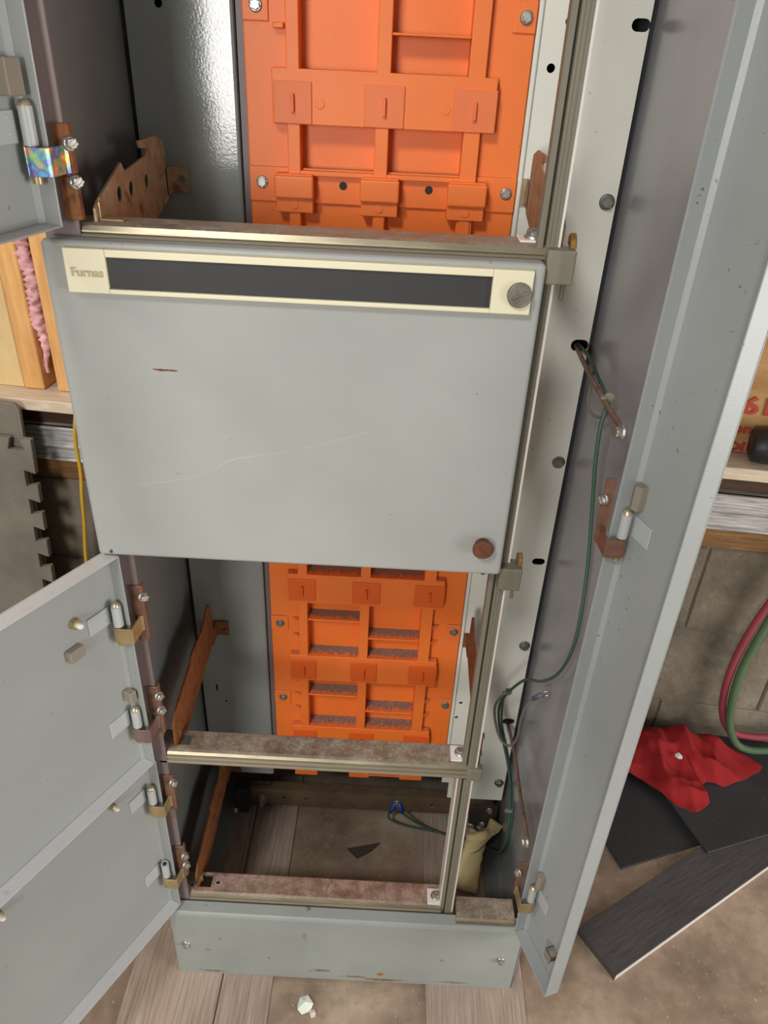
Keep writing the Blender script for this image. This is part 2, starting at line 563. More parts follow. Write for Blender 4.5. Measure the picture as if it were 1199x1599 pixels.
def text_mesh(name, body, size, mat, xf, parent=None, extrude=0.0004, width=None, bold=0.0):
    cu = bpy.data.curves.new(name, 'FONT')
    cu.body = body
    cu.size = size
    cu.extrude = extrude
    cu.offset = bold
    cu.align_x = 'CENTER'
    cu.align_y = 'CENTER'
    t = bpy.data.objects.new(name, cu)
    COL.objects.link(t)
    dg = bpy.context.evaluated_depsgraph_get()
    dg.update()
    me = bpy.data.meshes.new_from_object(t.evaluated_get(dg))
    bpy.data.objects.remove(t)
    bpy.data.curves.remove(cu)
    sx = 1.0
    if width:
        xs = [v.co.x for v in me.vertices]
        sx = width / (max(xs) - min(xs))
    for v in me.vertices:
        v.co = xf(Vector((v.co.x * sx, v.co.y, v.co.z)))
    me.materials.clear()
    me.materials.append(mat)
    o = bpy.data.objects.new(name, me)
    COL.objects.link(o)
    if parent:
        o.parent = parent
    return o


def hexscrew(r=0.005, h=0.004, slot=True):
    """hex washer-head screw, head pointing to -y, base at origin"""
    b = MB()
    b.lathe((0, 0, 0), (0, -1, 0), [(r * 1.28, 0), (r * 1.28, h * 0.25), (r * 1.05, h * 0.4)], 16)
    b.lathe((0, 0, 0), (0, -1, 0), [(r, h * 0.3), (r, h * 0.85), (r * 0.8, h)], 6)
    if slot:
        b.box(-r * 0.78, r * 0.78, -h * 1.12, -h * 0.9, -r * 0.5, -r * 0.2)
        b.box(-r * 0.78, r * 0.78, -h * 1.12, -h * 0.9, r * 0.2, r * 0.5)
    return b


SCREW_ME = {}


def screw(parent, loc, mat='steel', r=0.005, h=0.004, direction=(0, -1, 0), spin=0.0, name='screw'):
    key = (mat, r, h)
    if key not in SCREW_ME:
        me = hexscrew(r, h).mesh('screw')
        me.materials.append(M[mat])
        SCREW_ME[key] = me
    o = bpy.data.objects.new(name, SCREW_ME[key])
    COL.objects.link(o)
    q = Vector((0, -1, 0)).rotation_difference(Vector(direction)) @ Matrix.Rotation(spin, 3, 'Y').to_quaternion()
    o.rotation_mode = 'QUATERNION'
    o.rotation_quaternion = q
    o.location = loc
    o.parent = parent
    return o


# ================================================================== SETTING
FZ = -0.005                        # bare concrete; the vinyl planks under the cabinet bring z to 0
fl = MB().box(-3, 3.2, -3.5, 1.6, FZ - 0.1, FZ).build('floor', M['floor'])
fl['kind'] = 'structure'

# back wall, turned six degrees from the cabinet; u along it, w towards the room
WA = math.radians(6)
WD = Vector((math.cos(WA), -math.sin(WA), 0))
WN = Vector((-math.sin(WA), -math.cos(WA), 0))
WP = Vector((1.03, 0.525, 0))


def wl(p):                          # (u, w, z) -> world
    return WP + WD * p[0] + WN * p[1] + Vector((0, 0, p[2]))


U0, U1 = -2.6, 0.9
wall = MB().box(U0, U1, -0.25, -0.005, FZ, 0.483, wl).box(U0, U1, -0.25, -0.13, 0.483, 2.4, wl).build('wall_back', M['mortar'])
wall['kind'] = 'structure'
rnd = random.Random(3)
zc = [FZ, 0.097, 0.29, 0.483]
for r in range(3):
    u = U0 + (0.0 if r % 2 else 0.2) - 0.11
    while u < U1:
        a, b = max(u, U0), min(u + 0.3935, U1)
        if b - a > 0.03:
            w = rnd.uniform(-0.002, 0.0015)
            MB().box(a, b - 0.004, -0.06, w, zc[r] + 0.002, zc[r + 1] - 0.002, wl).build('concrete_block', M['block'], wall, 0.003, 1)
        u += 0.393
MB().box(U0, U1, -0.12, 0.004, 0.487, 0.528, wl).build('sill_timber', M['plate_wood'], wall, 0.002, 1)
b = MB().box(U0, U1, -0.02, 0.006, 0.53, 0.60, wl)
b.box(U0, U1, 0.0, 0.012, 0.558, 0.564, wl).box(U0, U1, 0.0, 0.012, 0.53, 0.535, wl).box(U0, U1, 0.0, 0.010, 0.594, 0.60, wl)
b.build('aluminium_channel', M['foil'], wall, 0.001, 1)
MB().box(U0, U1, -0.12, -0.006, 0.602, 0.644, wl).build('dark_timber', M['stud_dark'], wall, 0.002, 1)
MB().box(U0, U1, -0.13, 0.045, 0.648, 0.670, wl).build('ledge_board', M['sill'], wall, 0.002, 2)
for a, b_ in ((-1.437, -1.398), (-1.372, -1.325), (-0.92, -0.88), (-0.42, -0.38), (0.06, 0.10), (0.55, 0.59)):
    MB().box(a, b_, -0.128, 0.0, 0.671, 2.4, wl).build('stud', M['stud'], wall, 0.002, 1)
MB().box(-2.5, -1.4395, -0.10, -0.004, 0.671, 2.4, wl).build('tan_wallboard', M['tan_board'], wall, 0.001, 1)
# kraft-faced batts, slightly puffed between the studs
for a, b_ in ((-1.324, -0.921), (-0.879, -0.421), (-0.379, 0.059), (0.101, 0.549)):
    vs, fs = [], []
    nu, nz = 10, 24
    for i in range(nu + 1):
        for j in range(nz + 1):
            t = i / nu
            w = -0.035 + 0.02 * math.sin(PI * t) ** 0.5 + 0.0015 * math.sin(j * 2.1 + i)
            vs.append(tuple(wl((a + (b_ - a) * t, w, 0.672 + 1.72 * j / nz))))
    for i in range(nu):
        for j in range(nz):
            k = i * (nz + 1) + j
            fs.append((k, k + nz + 1, k + nz + 2, k + 1))
    MB().add(vs, fs, True).build('kraft_insulation_batt', M['kraft'], wall)


def kraft_xf(u, z):                 # lettering printed upside down on the facing
    return lambda p: wl((u - p.x, -0.0125 + p.z, z - p.y))


text_mesh('printed_lettering', 'R-19', 0.042, M['red_ink'], kraft_xf(-0.120, 0.760), wall, 0.0008, 0.098, 0.001)
text_mesh('printed_lettering', 'touch', 0.023, M['red_ink'], kraft_xf(-0.152, 0.712), wall, 0.0008, 0.07, 0.0006)
text_mesh('printed_lettering', 'PINK', 0.022, M['red_ink'], kraft_xf(-0.130, 0.684), wall, 0.0008, 0.08, 0.0006)
# pink glass wool squeezed in the gap between two studs
vs, fs = [], []
nr, nzz = 14, 84
rnd = random.Random(11)
for j in range(nzz + 1):
    z = 0.70 + 0.27 * j / 66 if j < 66 else 0.97 + (j - 66) * 0.05
    wd = min(0.0125, 0.0035 + 0.014 * max(0, (z - 0.715)) / 0.13)
    for i in range(nr):
        a = 2 * PI * i / nr
        q = 1 + rnd.uniform(-0.45, 0.4)
        vs.append(tuple(wl((-1.386 + 0.004 * math.sin(z * 60) - 0.004 + wd * math.cos(a) * q, -0.016 + wd * 1.2 * math.sin(a) * q, z))))
for j in range(nzz):
    for i in range(nr):
        k = (i + 1) % nr
        fs.append((j * nr + i, j * nr + k, (j + 1) * nr + k, (j + 1) * nr + i))
MB().add(vs, fs, True).build('pink_insulation', M['pink'], wall)
MB().box(-1.397, -1.373, -0.128, -0.05, 0.671, 2.4, wl).build('recessed_board', M['stud_dark'], wall)

# ================================================================== CABINET
cab = empty('control_cabinet', (0, 0, 0))
tag(cab, 'tall grey steel motor control cabinet with doors swung open and orange bus barrier inside', 'cabinet')
TOP = 2.05
XR = 0.519
# --- shell
s = MB().box(-0.003, -0.001, 0.02, 0.5, 0, TOP).build('side_panel', M['inner_wall'], cab)
s['label'] = 'dark grey left side wall of the cabinet'
s = MB().box(XR, XR + 0.002, 0.02, 0.5, 0, TOP).build('side_panel', M['side'], cab)
s['label'] = 'glossy grey right side wall of the cabinet'
MB().box(-0.003, XR + 0.002, 0.5, 0.502, 0, TOP).build('rear_panel', M['inner_wall'], cab)
MB().box(-0.003, XR + 0.002, 0.02, 0.502, TOP, TOP + 0.002).build('top_panel', M['inner_wall'], cab)  # unseen top, added to help shade the compartment
MB().box(-0.001, 0.0255, 0.020, 0.022, 0.165, TOP).build('front_flange', M['mauve'], cab)
MB().box(0.5035, XR, 0.020, 0.022, 0.165, TOP).build('front_flange', M['side'], cab)
MB().box(-0.001, 0.005, 0.266, 0.268, 0.16, TOP).build('corner_gap_strip', M['dark_iron'], cab)
MB().box(0.512, XR, 0.268, 0.27, 0.11, TOP).build('corner_gap_strip', M['hole'], cab)  # near-black strip painting the shade in the gap beside the panel

# --- back panels with real holes
bl = MB().prism([(0.0045, 0.26), (0.107, 0.26), (0.1095, 0.261), (0.1105, 0.2635), (0.1105, 0.275), (0.109, 0.275), (0.1085, 0.264), (0.106, 0.262), (0.0045, 0.262)], 0.150, TOP, 'z')
bl = bl.build('back_panel', M['panel_grey'], cab)
c = MB()
for x, z, r in ((0.038, 1.259, 0.004), (0.039, 0.322, 0.0022), (0.06, 0.95, 0.004), (0.038, 0.64, 0.004)):
    c.cyl((x, 0.25, z), (0, 1, 0), r, 0, 0.02, 14)
c.box(0.0245, 0.0275, 0.25, 0.27, 0.344, 0.358)
cut(bl, c)
MB().box(0.1115, 0.1200, 0.266, 0.268, 0.16, TOP).build('edge_channel', M['mauve'], cab)
br = MB().prism([(0.403, 0.152), (0.4155, 0.152), (0.4155, 0.112), (0.512, 0.112), (0.512, TOP), (0.403, TOP)], 0.26, 0.262, 'y')
br = br.build('back_panel', M['panel'], cab)
c = MB()
for x, z, r in ((0.423, 1.221, 0.0042), (0.435, 1.26, 0.0042), (0.425, 0.604, 0.004), (0.418, 0.345, 0.003), (0.414, 0.312, 0.003), (0.43, 0.9, 0.004)):
    c.cyl((x, 0.25, z), (0, 1, 0), r, 0, 0.02, 14)
for x, z, r in ((0.5035, 1.26, 0.0055), (0.5015, 0.942, 0.007), (0.5, 0.628, 0.0055), (0.499, 0.309, 0.0065)):
    c.prism([(x + 0.0035 + r * math.cos(a), z + r * math.sin(a)) for a in [-PI / 2 + i * PI / 8 for i in range(9)]] +
            [(x - 0.0035 + r * math.cos(a), z + r * math.sin(a)) for a in [PI / 2 + i * PI / 8 for i in range(9)]], 0.25, 0.27, 'y')
c.box(0.4065, 0.4095, 0.25, 0.27, 0.366, 0.38)
cut(br, c)
MB().box(0.4035, 0.4085, 0.2555, 0.26, 0.168, TOP).build('panel_lip', M['panel'], cab, 0.0015, 2)
for z in (1.101, 0.786, 0.473, 0.159):
    screw(br, (0.502, 0.26, z), 'dull_steel', 0.0065, 0.006, spin=z * 9)
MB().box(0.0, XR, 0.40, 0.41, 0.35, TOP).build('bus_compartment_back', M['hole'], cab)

# --- orange bus barrier
YO = 0.243
BX = ((0.1626, 0.1756), (0.2518, 0.2656), (0.3415, 0.3585))
MOD = 0.1524
orange = MB()
YB, YW = 0.255, 0.269
XL, XH = 0.120, 0.4025
orange.box(XL, BX[0][0] + 0.004, YB, 0.262, 0.175, TOP)
orange.box(BX[2][1] - 0.004, XH, YB, 0.262, 0.175, TOP)
orange.box(BX[0][0], BX[2][1], YW, 0.272, 0.175, TOP)
for a, b_ in BX:
    orange.box(a, b_, YO + 0.0003, 0.2695, 0.19, TOP)
ROWS = [-2, -1, 0, 1, 2, 4, 5, 6, 7, 8]
for k in ROWS:
    z0, z1 = 0.546 + MOD * k + (0.006 if k >= 4 else 0), 0.597 + MOD * k + (0.004 if k >= 4 else 0)
    orange.prism([(0.148, z0), (0.371, z0), (0.371, z1), (0.148, z1)], YO, 0.270, 'y')
    if k < 4:
        # thin dusty shelves inside the windows, one per column
        orange.box(BX[0][1], BX[1][0], YO + 0.001, 0.27, z0 - 0.033, z0 - 0.0305)
        orange.box(BX[1][1], BX[2][0], YO + 0.001, 0.27, z0 - 0.064, z0 - 0.0615)
        for zz in (z0 - 0.036, z0 - 0.066):
            orange.prism([(0.150, YB), (BX[0][0], YB), (BX[0][0], YO + 0.001)], zz - 0.0022, zz, 'z')
            orange.prism([(BX[2][1], YB), (0.371, YB), (BX[2][1], YO + 0.001)], zz - 0.0022, zz, 'z')
    else:
        orange.box(BX[1][1], BX[2][0], YO + 0.001, 0.27, z1 + 0.031, z1 + 0.0335)
# foot of the upper moulding: sill, shutters and stems
orange.box(BX[0][0], BX[2][1], YO + 0.001, 0.27, 1.114, 1.119)
orange.box(XL, XH, YB - 0.003, 0.262, 1.086, 1.1205)
orange.box(BX[0][0], BX[2][1], YB - 0.001, 0.27, 1.086, 1.114)
orange.box(BX[0][0], BX[2][1], YB + 0.001, 0.27, 0.92, 1.086)
for a, b_ in BX:
    m = (a + b_) / 2
    orange.box(m - 0.0195, m + 0.0195, YO - 0.004, 0.26, 1.078, 1.116)
    orange.box(m - 0.006, m + 0.006, YO - 0.002, 0.26, 1.02, 1.08)
orange.box(0.150, 0.1605, YO + 0.004, YB + 0.002, 1.243, 1.248)
for a, b_, z in ((0.150, 0.188, 0.184), (0.242, 0.276, 0.184), (0.328, 0.366, 0.184)):
    orange.box(a, b_, YO + 0.002, 0.262, z - 0.013, 0.26)
# screw bosses
SX = (0.1335, 0.3925)
for z in (1.2612, 1.105, 0.498, 0.3456, 0.6504):
    for i, x in enumerate(SX):
        x0, x1 = (XL, x + 0.012) if i == 0 else (x - 0.012, XH)
        orange.box(x0, x1, YB - 0.0022, YB + 0.002, z - 0.013, z + 0.013)
barrier = orange.build('bus_barrier', M['orange'], cab, 0.0022, 3)
barrier['label'] = 'orange moulded plastic bus barrier'
bake(barrier)
for x in (0.2195, 0.3105):
    MB().cyl((x, YB - 0.003, 1.105), (0, 1, 0), 0.0042, -0.0004, 0.003, 14).build('painted_hole', M['hole'], barrier)  # dark disc painting the shade of an open hole
for z in (1.2612, 1.105, 0.498, 0.3456, 0.6504):
    for i, x in enumerate(SX):
        screw(barrier, (x, YB - 0.0022, z), 'steel' if z > 1 else 'dull_steel', 0.005, 0.004, spin=0.6 + z * 7 + i)
PX = ((0.1497, 0.188), (0.2402, 0.2805), (0.3288, 0.3722))
for k in ROWS:
    if k > 5:
        continue
    for a, b_ in PX:
        dz = MOD * k
        z0, z1 = 0.5505 + dz, 0.5885 + dz
        if k >= 4:
            z0, z1 = 1.162 + MOD * (k - 4), 1.2 + MOD * (k - 4)
        m = (a + b_) / 2
        q = MB().box(a, b_, YO - 0.0018, YO + 0.002, z0, z1)
        q.box(m - 0.0017, m + 0.0017, YO - 0.006, YO, (z0 + z1) / 2 - 0.0085, (z0 + z1) / 2 + 0.0085)
        q.build('knockout_plate', M['orange_pale' if k >= 4 else 'orange_dark'], barrier, 0.001, 2)
for a, b_ in BX:
    m = (a + b_) / 2
    MB().box(m - 0.0205, m + 0.0205, YO - 0.0095, YO, 1.0925, 1.1145).build('shutter_block', M['orange'], barrier, 0.002, 2)
    MB().lathe((m + 0.0, YO - 0.004, 1.0855), (0, -1, 0), [(0.0042, 0), (0.0042, 0.0005), (0.0036, 0.0006)], 16).build('moulding_mark', M['orange'], barrier)
for z in (1.181,):
    for x in (0.194, 0.322):
        MB().lathe((x + (0.002 if x < .3 else 0), YO, z), (0, -1, 0), [(0.0047, 0), (0.0047, 0.0004), (0.0042, 0.0005)], 16).build('moulding_mark', M['orange'], barrier)

# --- horizontal rails
RT = {'a': 1.100, 'b': 0.478, 'c': 0.1745}


def rail(zt, x0, x1, mat, under=()):
    b = MB()
    b.prism([(0.0222, zt - 0.0075), (0.0225, zt - 0.005), (0.0245, zt - 0.0015), (0.028, zt), (0.058, zt), (0.058, zt - 0.003),
             (0.030, zt - 0.003), (0.027, zt - 0.0075)], x0, x1, 'x')
    o = b.build('rail', mat, cab, 0.0012, 2)
    b = MB().box(x0, x1, 0.0222, 0.026, zt - 0.0185, zt - 0.0075)
    b.box(x0, x1, 0.0205, 0.026, zt - 0.0105, zt - 0.0078)
    b.box(x0, x1, 0.0200, 0.026, zt - 0.0185, zt - 0.0145)
    for a, e in under:
        b.box(a, e, 0.024, 0.03, zt - 0.0225, zt - 0.0185)
    b.build('rail_face', M['face'], o, 0.0006, 1)
    return o


ra = rail(RT['a'], 0.016, 0.402, M['zinc'])
rb = rail(RT['b'], 0.016, 0.408, M['zinc'], [(0.018, 0.245), (0.29, 0.405)])
ru = rail(1.71, 0.016, 0.402, M['zinc'])  # unseen upper rail, added with the upper door for shading
rc = rail(RT['c'], 0.016, 0.393, M['zinc_red'])
c = MB().box(0.030, 0.052, 0.034, 0.052, 0.46, 0.49)
cut(rb, c)
c = MB().box(0.034, 0.054, 0.034, 0.052, 0.16, 0.18)
c.cyl((0.063, 0.042, 0.16), (0, 0, 1), 0.0028, 0, 0.03, 12)
c.cyl((0.026, 0.036, 0.16), (0, 0, 1), 0.002, 0, 0.03, 12)
cut(rc, c)
rs = MB().prism([(0.006, 0.158), (0.006, 0.1715), (0.009, 0.1735), (0.042, 0.1735), (0.042, 0.165), (0.012, 0.158)], 0.4135, 0.4985, 'x').build('base_sill', M['zinc'], cab, 0.0012, 2)
for r, (x, y, z) in ((ra, (0.393, 0.046, RT['a'])), (rb, (0.392, 0.043, RT['b'])), (rc, (0.3845, 0.038, RT['c']))):
    MB().box(x - 0.0125, x + 0.0105, y - 0.0125, y + 0.012, z, z + 0.0016).build('bolt_plate', M['white_plate'], r, 0.0006, 1)
    screw(r, (x, y, z + 0.0016), 'steel', 0.006, 0.0065, (0, 0, 1), 0.5 + x * 30, 'bolt')
# bent retaining clips on the left end of the top rail
b = MB().box(0.036, 0.056, 0.036, 0.048, RT['a'], RT['a'] + 0.0016)
b.prism([(0.037, RT['a']), (0.048, RT['a']), (0.048, RT['a'] + 0.014), (0.0455, RT['a'] + 0.0175), (0.0395, RT['a'] + 0.0175), (0.037, RT['a'] + 0.014)], 0.036, 0.0376, 'x')
b.build('clip', M['brass'], ra, 0.0005, 1)
MB().strip([(0.034, 0.036), (0.034, 0.047), (0.037, 0.0495)], 0.0012, RT['b'] - 0.004, RT['b'] + 0.010).build('clip', M['brass'], rb)
MB().strip([(0.037, 0.036), (0.037, 0.044), (0.040, 0.046)], 0.0012, RT['c'] - 0.004, RT['c'] + 0.010).build('clip', M['brass'], rc)

# --- wireway post with grooved face
for z0, z1 in ((0.158, RT['b'] - 0.0225), (RT['b'] - 0.0190, TOP)):
    dx = -0.0025 if z0 < 0.4 else 0.0
    b = MB().box(0.3935 + dx, 0.3985 + dx, 0.0245, 0.036, z0, z1)
    b.box(0.3985 + dx, 0.4002 + dx, 0.030, 0.045, z0, z1)
    b.box(0.4002 + dx, 0.4092 + dx, 0.021, 0.045, z0, z1)
    b.box(0.4022 + dx, 0.4028 + dx, 0.0204, 0.03, z0, z1).box(0.4055 + dx, 0.4063 + dx, 0.0204, 0.03, z0, z1)
    p = b.build('post', M['post'], cab, 0.0006, 1)
    MB().box(0.4092 + dx, 0.4118 + dx, 0.0225, 0.05, z0 + 0.004, z1).build('bright_edge', M['bright'], p)
    if z0 < 0.4:
        MB().box(0.3918 + dx, 0.3935 + dx, 0.0255, 0.05, z0 + 0.01, z1).build('bright_edge', M['bright'], p)
    pp = p
for z, big in ((1.100, True), (0.790, True), (0.478, False)):
    b = MB().box(0.4005, 0.4235 if big else 0.4185, 0.010 if big else 0.018, 0.030, z - (0.027 if big else 0.02), z)
    q = b.build('clamp_block', M['post'], pp, 0.0015, 2)
    if big:
        MB().box(0.4155, 0.419, 0.014, 0.018, z - 0.04, z - 0.027).build('clamp_pin', M['zinc'], pp, 0.0008, 1)
        MB().prism([(0.016, z), (0.030, z + 0.001), (0.030, z + 0.008), (0.025, z + 0.0115), (0.018, z + 0.007)], 0.4185, 0.4235, 'x').build('spring_clip', M['clip_gold'], pp, 0.0008, 1)
    else:
        screw(pp, (0.4118, 0.036, z + 0.012), 'dull_steel', 0.004, 0.005, (1, 0, 0), 0, 'bolt')
        screw(pp, (0.4118, 0.036, z + 0.042), 'dull_steel', 0.004, 0.005, (1, 0, 0), 0, 'bolt')

# --- unit support brackets
BR = [(0.030, 0.0), (0.032, 0.034), (0.040, 0.039), (0.104, 0.060), (0.112, 0.052), (0.175, 0.058), (0.180, 0.064), (0.160, 0.066), (0.158, 0.072),
      (0.212, 0.072), (0.235, 0.066), (0.238, 0.055), (0.238, 0.010), (0.16, -0.008), (0.10, -0.008), (0.05, 0.0)]
BRL = [(0.030, -0.004), (0.032, 0.036), (0.045, 0.048), (0.120, 0.056), (0.128, 0.064), (0.19, 0.058), (0.222, 0.074), (0.236, 0.064), (0.238, 0.030),
       (0.238, -0.004), (0.165, -0.012), (0.066, -0.020)]


def bracket(zb, x, pts, mat, tab=True, mirror=False, holes=True, label=None, bottom=False):
    b = MB().prism([(y, zb + z) for y, z in pts], x, x + 0.0022, 'x')
    if tab:
        tz = zb - (-0.014 if pts is BR else 0.012)
        if mirror:
            b.box(x - 0.016, x + 0.0022, 0.2565, 0.2585, tz, tz + 0.026)
        else:
            b.box(x, x + 0.020, 0.2565, 0.2585, tz, tz + 0.026)
        b.box(x, x + 0.0022, 0.234, 0.2585, tz, tz + 0.026)
    o = b.build('support_bracket', mat, cab)
    c = MB()
    if tab and not mirror:
        c.cyl((x + 0.012, 0.25, tz + 0.013), (0, 1, 0), 0.0036, 0, 0.02, 12)
    if holes:
        for y in (0.092, 0.124, 0.170):
            c.lathe((x - 0.01, y, zb + 0.036), (1, 0, 0), [(0.0066, 0), (0.0066, 0.03)], 12)
    if c.v:
        cut(o, c)
    if label:
        o['label'] = label
    return o


bracket(1.076, 0.034, BR, M['rust'])
bracket(0.477, 0.034, BRL, M['rust_dark'], holes=False)
bracket(0.166, 0.034, BRL, M['rust_dark'], holes=False)
bracket(1.080, 0.4135, BR, M['rust'], mirror=True, holes=False)
bracket(0.478, 0.4135, BRL, M['rust_dark'], mirror=True, holes=False)

# --- closed door in the middle
DZ0, DZ1, DX1 = 0.7885, 1.0912, 0.3997
dm = MB().box(-0.001, DX1, 0.0, 0.019, DZ0, DZ1).build('closed_door', M['door'], cab, 0.0045, 4, hard=True)
for p in dm.data.polygons:
    p.use_smooth = True
dm['label'] = 'closed grey middle door with cream name strip'
NX0, NX1, NZ0, NZ1 = 0.0195, 0.3895, 1.0525, 1.0872
b = MB()
b.box(NX0, 0.0525, -0.007, 0.001, NZ0, NZ1)
b.box(0.3575, NX1, -0.007, 0.001, NZ0, NZ1)
b.box(0.0525, 0.3575, -0.007, 0.001, 1.0812, NZ1)
b.box(0.0525, 0.3575, -0.007, 0.001, NZ0, 1.0562)
b.box(0.0525, 0.3575, -0.001, 0.001, 1.0562, 1.0812)
b.build('name_strip', M['cream'], dm, 0.0008, 2)
MB().box(0.0528, 0.3565, -0.0042, -0.001, 1.0564, 1.0810).build('label_insert', M['black'], dm)
text_mesh('lettering', 'Furnas', 0.0098, M['cream_shadow'], lambda p: Vector((0.0370 + p.x, -0.0072 - p.z, 1.0688 + p.y)), dm, 0.0003, 0.0252, 0.0002)
md = MB().lathe((0.3795, -0.007, 1.0685), (0, -1, 0), [(0.0098, 0), (0.0098, 0.003), (0.0088, 0.0042), (0.0080, 0.0036)], 32)
md.tube(catmull([(0.3735, -0.0112, 1.0662), (0.3775, -0.0114, 1.0682), (0.3805, -0.0114, 1.0688), (0.3852, -0.0112, 1.0712)], 4), 0.00055, 6)
md.tube(catmull([(0.3772, -0.0112, 1.0728), (0.3778, -0.0114, 1.0700), (0.3795, -0.0114, 1.0686)], 4), 0.0007, 6)
md.tube(catmull([(0.3738, -0.0112, 1.0655), (0.3760, -0.0112, 1.0640), (0.3788, -0.0113, 1.0650), (0.3770, -0.0113, 1.0668)], 4), 0.0005, 6)
md.tube(catmull([(0.3840, -0.0112, 1.0717), (0.3856, -0.0112, 1.0708), (0.3846, -0.0112, 1.0698)], 4), 0.0005, 6)
md.build('medallion', M['pewter'], dm)
kb = MB().lathe((0.3780, 0, 0.825), (0, -1, 0), [(0.0078, 0), (0.0078, 0.004), (0.0072, 0.0055), (0.0100, 0.006), (0.0102, 0.0095), (0.0085, 0.0118), (0.0080, 0.0112)], 24)
kb.box(0.372, 0.384, -0.0128, -0.0112, 0.8242, 0.8258, lambda p: Vector((0.378, 0, 0.825)) + Matrix.Rotation(0.9, 3, 'Y') @ (p - Vector((0.378, 0, 0.825))))
kb.build('latch_screw', M['knob_rust'], dm, 0.0006, 1)


ud = MB().box(-0.001, DX1, 0.0, 0.019, 1.715, 1.98).build('closed_door', M['door_in'], cab, 0.0045, 3)  # unseen door, added to shade the compartment below
ud['label'] = 'unseen grey upper door added to shade the open compartment'
# --- open doors
def door_frame(hinge, d):
    """local (along width, towards inner side, z) -> world; hinge point on the lip line"""
    d = Vector((d[0], d[1], 0)).normalized()
    return d


def open_door(hinge, d, n, width, z0, z1, mat, label, free=True):
    d = Vector((d[0], d[1], 0)).normalized()
    n = Vector((n[0], n[1], 0)).normalized()
    H = Vector((hinge[0], hinge[1], 0))

    def xf(p):
        return H + d * p[0] + n * p[1] + Vector((0, 0, p[2]))
    T, D = 0.0016, 0.020
    b = MB()
    b.box(0, width, -D, -D + T, z0, z1, xf)
    b.box(0, T, -D + T, 0, z0, z1, xf)
    b.box(width - T, width, -D + T, 0, z0, z1, xf)
    b.box(T, width - T, -D + T, 0, z0, z0 + T, xf)
    b.box(T, width - T, -D + T, 0, z1 - T, z1, xf)
    # soft inner bend where the hinge flange meets the face
    b.prism([(T, -D + T), (0.006, -D + T), (T, -D + T + 0.0045)], z0 + T, z1 - T, 'z', xf)
    b.prism([(width - T, -D + T), (width - 0.006, -D + T), (width - T, -D + T + 0.0045)], z0 + T, z1 - T, 'z', xf)
    o = b.build('open_door', mat, cab, 0.0007, 2)
    o['label'] = label
    return o, xf


def hinge(door, xf, zb, mat, frame_pt, plate_x, leaf=True, open_pin=False, plate=True, screws=2, leaf_w=0.03, plate_mat='brown'):
    """zb: bottom of the barrel. barrel + leaf on the door, wrapped bracket below it on the frame"""
    cx, cy, r, h = 0.0085, -0.0085, 0.0052, 0.026
    b = MB()
    b.lathe((cx, cy, zb), (0, 0, 1), [(r, 0), (r, h)], 18, xf)
    b.build('hinge_barrel', M['barrel'], door)
    pin = MB()
    if open_pin:
        pin.lathe((cx, cy, zb + h), (0, 0, 1), [(r * 0.55, -0.001), (r * 0.55, 0.0004)], 14, xf)
        pin.build('hinge_pin', M['hole'], door)  # dark disc painting the shade down the open barrel
    else:
        pin.lathe((cx, cy, zb + h), (0, 0, 1), [(r * 0.9, -0.001), (r * 0.86, 0.0012), (r * 0.6, 0.0034), (r * 0.2, 0.0042)], 16, xf)
        pin.build('hinge_pin', M['pin'], door)
    if leaf:
        l = MB().box(cx + r * 0.5, cx + leaf_w, -0.0184, -0.0166, zb + 0.001, zb + h - 0.003, xf)
        for q in (0.3, 0.7):
            l.lathe((cx + 0.010, -0.0166, zb + h * q), (0, 1, 0), [(0.0016, 0), (0.0010, 0.0008)], 10, xf)
        l.build('hinge_leaf', M['barrel'], door, 0.0005, 1)
    # wrapped bracket
    B, L = xf((cx, cy, 0)), xf((0, 0, 0))
    yf = min(B.y - r - 0.0016, L.y - 0.0035)
    P2 = [(B.x - 0.0058, B.y + 0.001), (B.x - 0.0052, yf + 0.003), (B.x - 0.0030, yf + 0.0008), (B.x, yf), (L.x + 0.0025, yf), (L.x + 0.0042, yf + 0.0015),
          (L.x + 0.0062, 0.0140), (L.x + 0.0085, 0.0168)]
    MB().strip(P2, 0.0016, zb - 0.0205, zb - 0.0005).build('hinge_bracket', mat, door, 0.0004, 1)
    MB().lathe((cx, cy, zb), (0, 0, 1), [(r * 0.75, -0.026), (r * 0.75, 0.0)], 12, xf).build('hinge_pin', M['brass'], door)


NL = lambda d: (-d[1], d[0])                       # inner side of a left-hung door is on its right
# top-left door
d1 = Vector((-0.25, -0.968)).normalized()
D1, X1 = open_door((0.0195, 0.004), d1, (-d1.y, d1.x), 0.39, 1.100, 1.70, M['door_in'], 'upper left grey door swung fully open')
hinge(D1, X1, 1.158, M['rainbow'], (0.0250, 0.0155), 0.0275, leaf_w=0.05)
MB().box(0.001 + 0.006, 0.024, -0.0184, -0.006, 1.190, 1.214, X1).build('bumper', M['foam'], D1, 0.001, 1)
# middle-left door
d2 = Vector((-0.475, -0.880)).normalized()
D2, X2 = open_door((0.0185, 0.002), d2, (-d2.y, d2.x), 0.39, 0.4805, 0.787, M['door_in'], 'middle left grey door swung open under the closed door')
hinge(D2, X2, 0.700, M['brass'], (0.0250, 0.0155), 0.0275)
hinge(D2, X2, 0.548, M['violet'], (0.0250, 0.0155), 0.0275)
b = MB().box(0.052, 0.070, -0.0184, -0.010, 0.690, 0.704, X2)
b.build('bumper', M['foam'], D2, 0.001, 1)
MB().box(0.0035, 0.013, -0.0184, -0.006, 0.587, 0.602, X2).build('bumper', M['foam'], D2, 0.0015, 1)


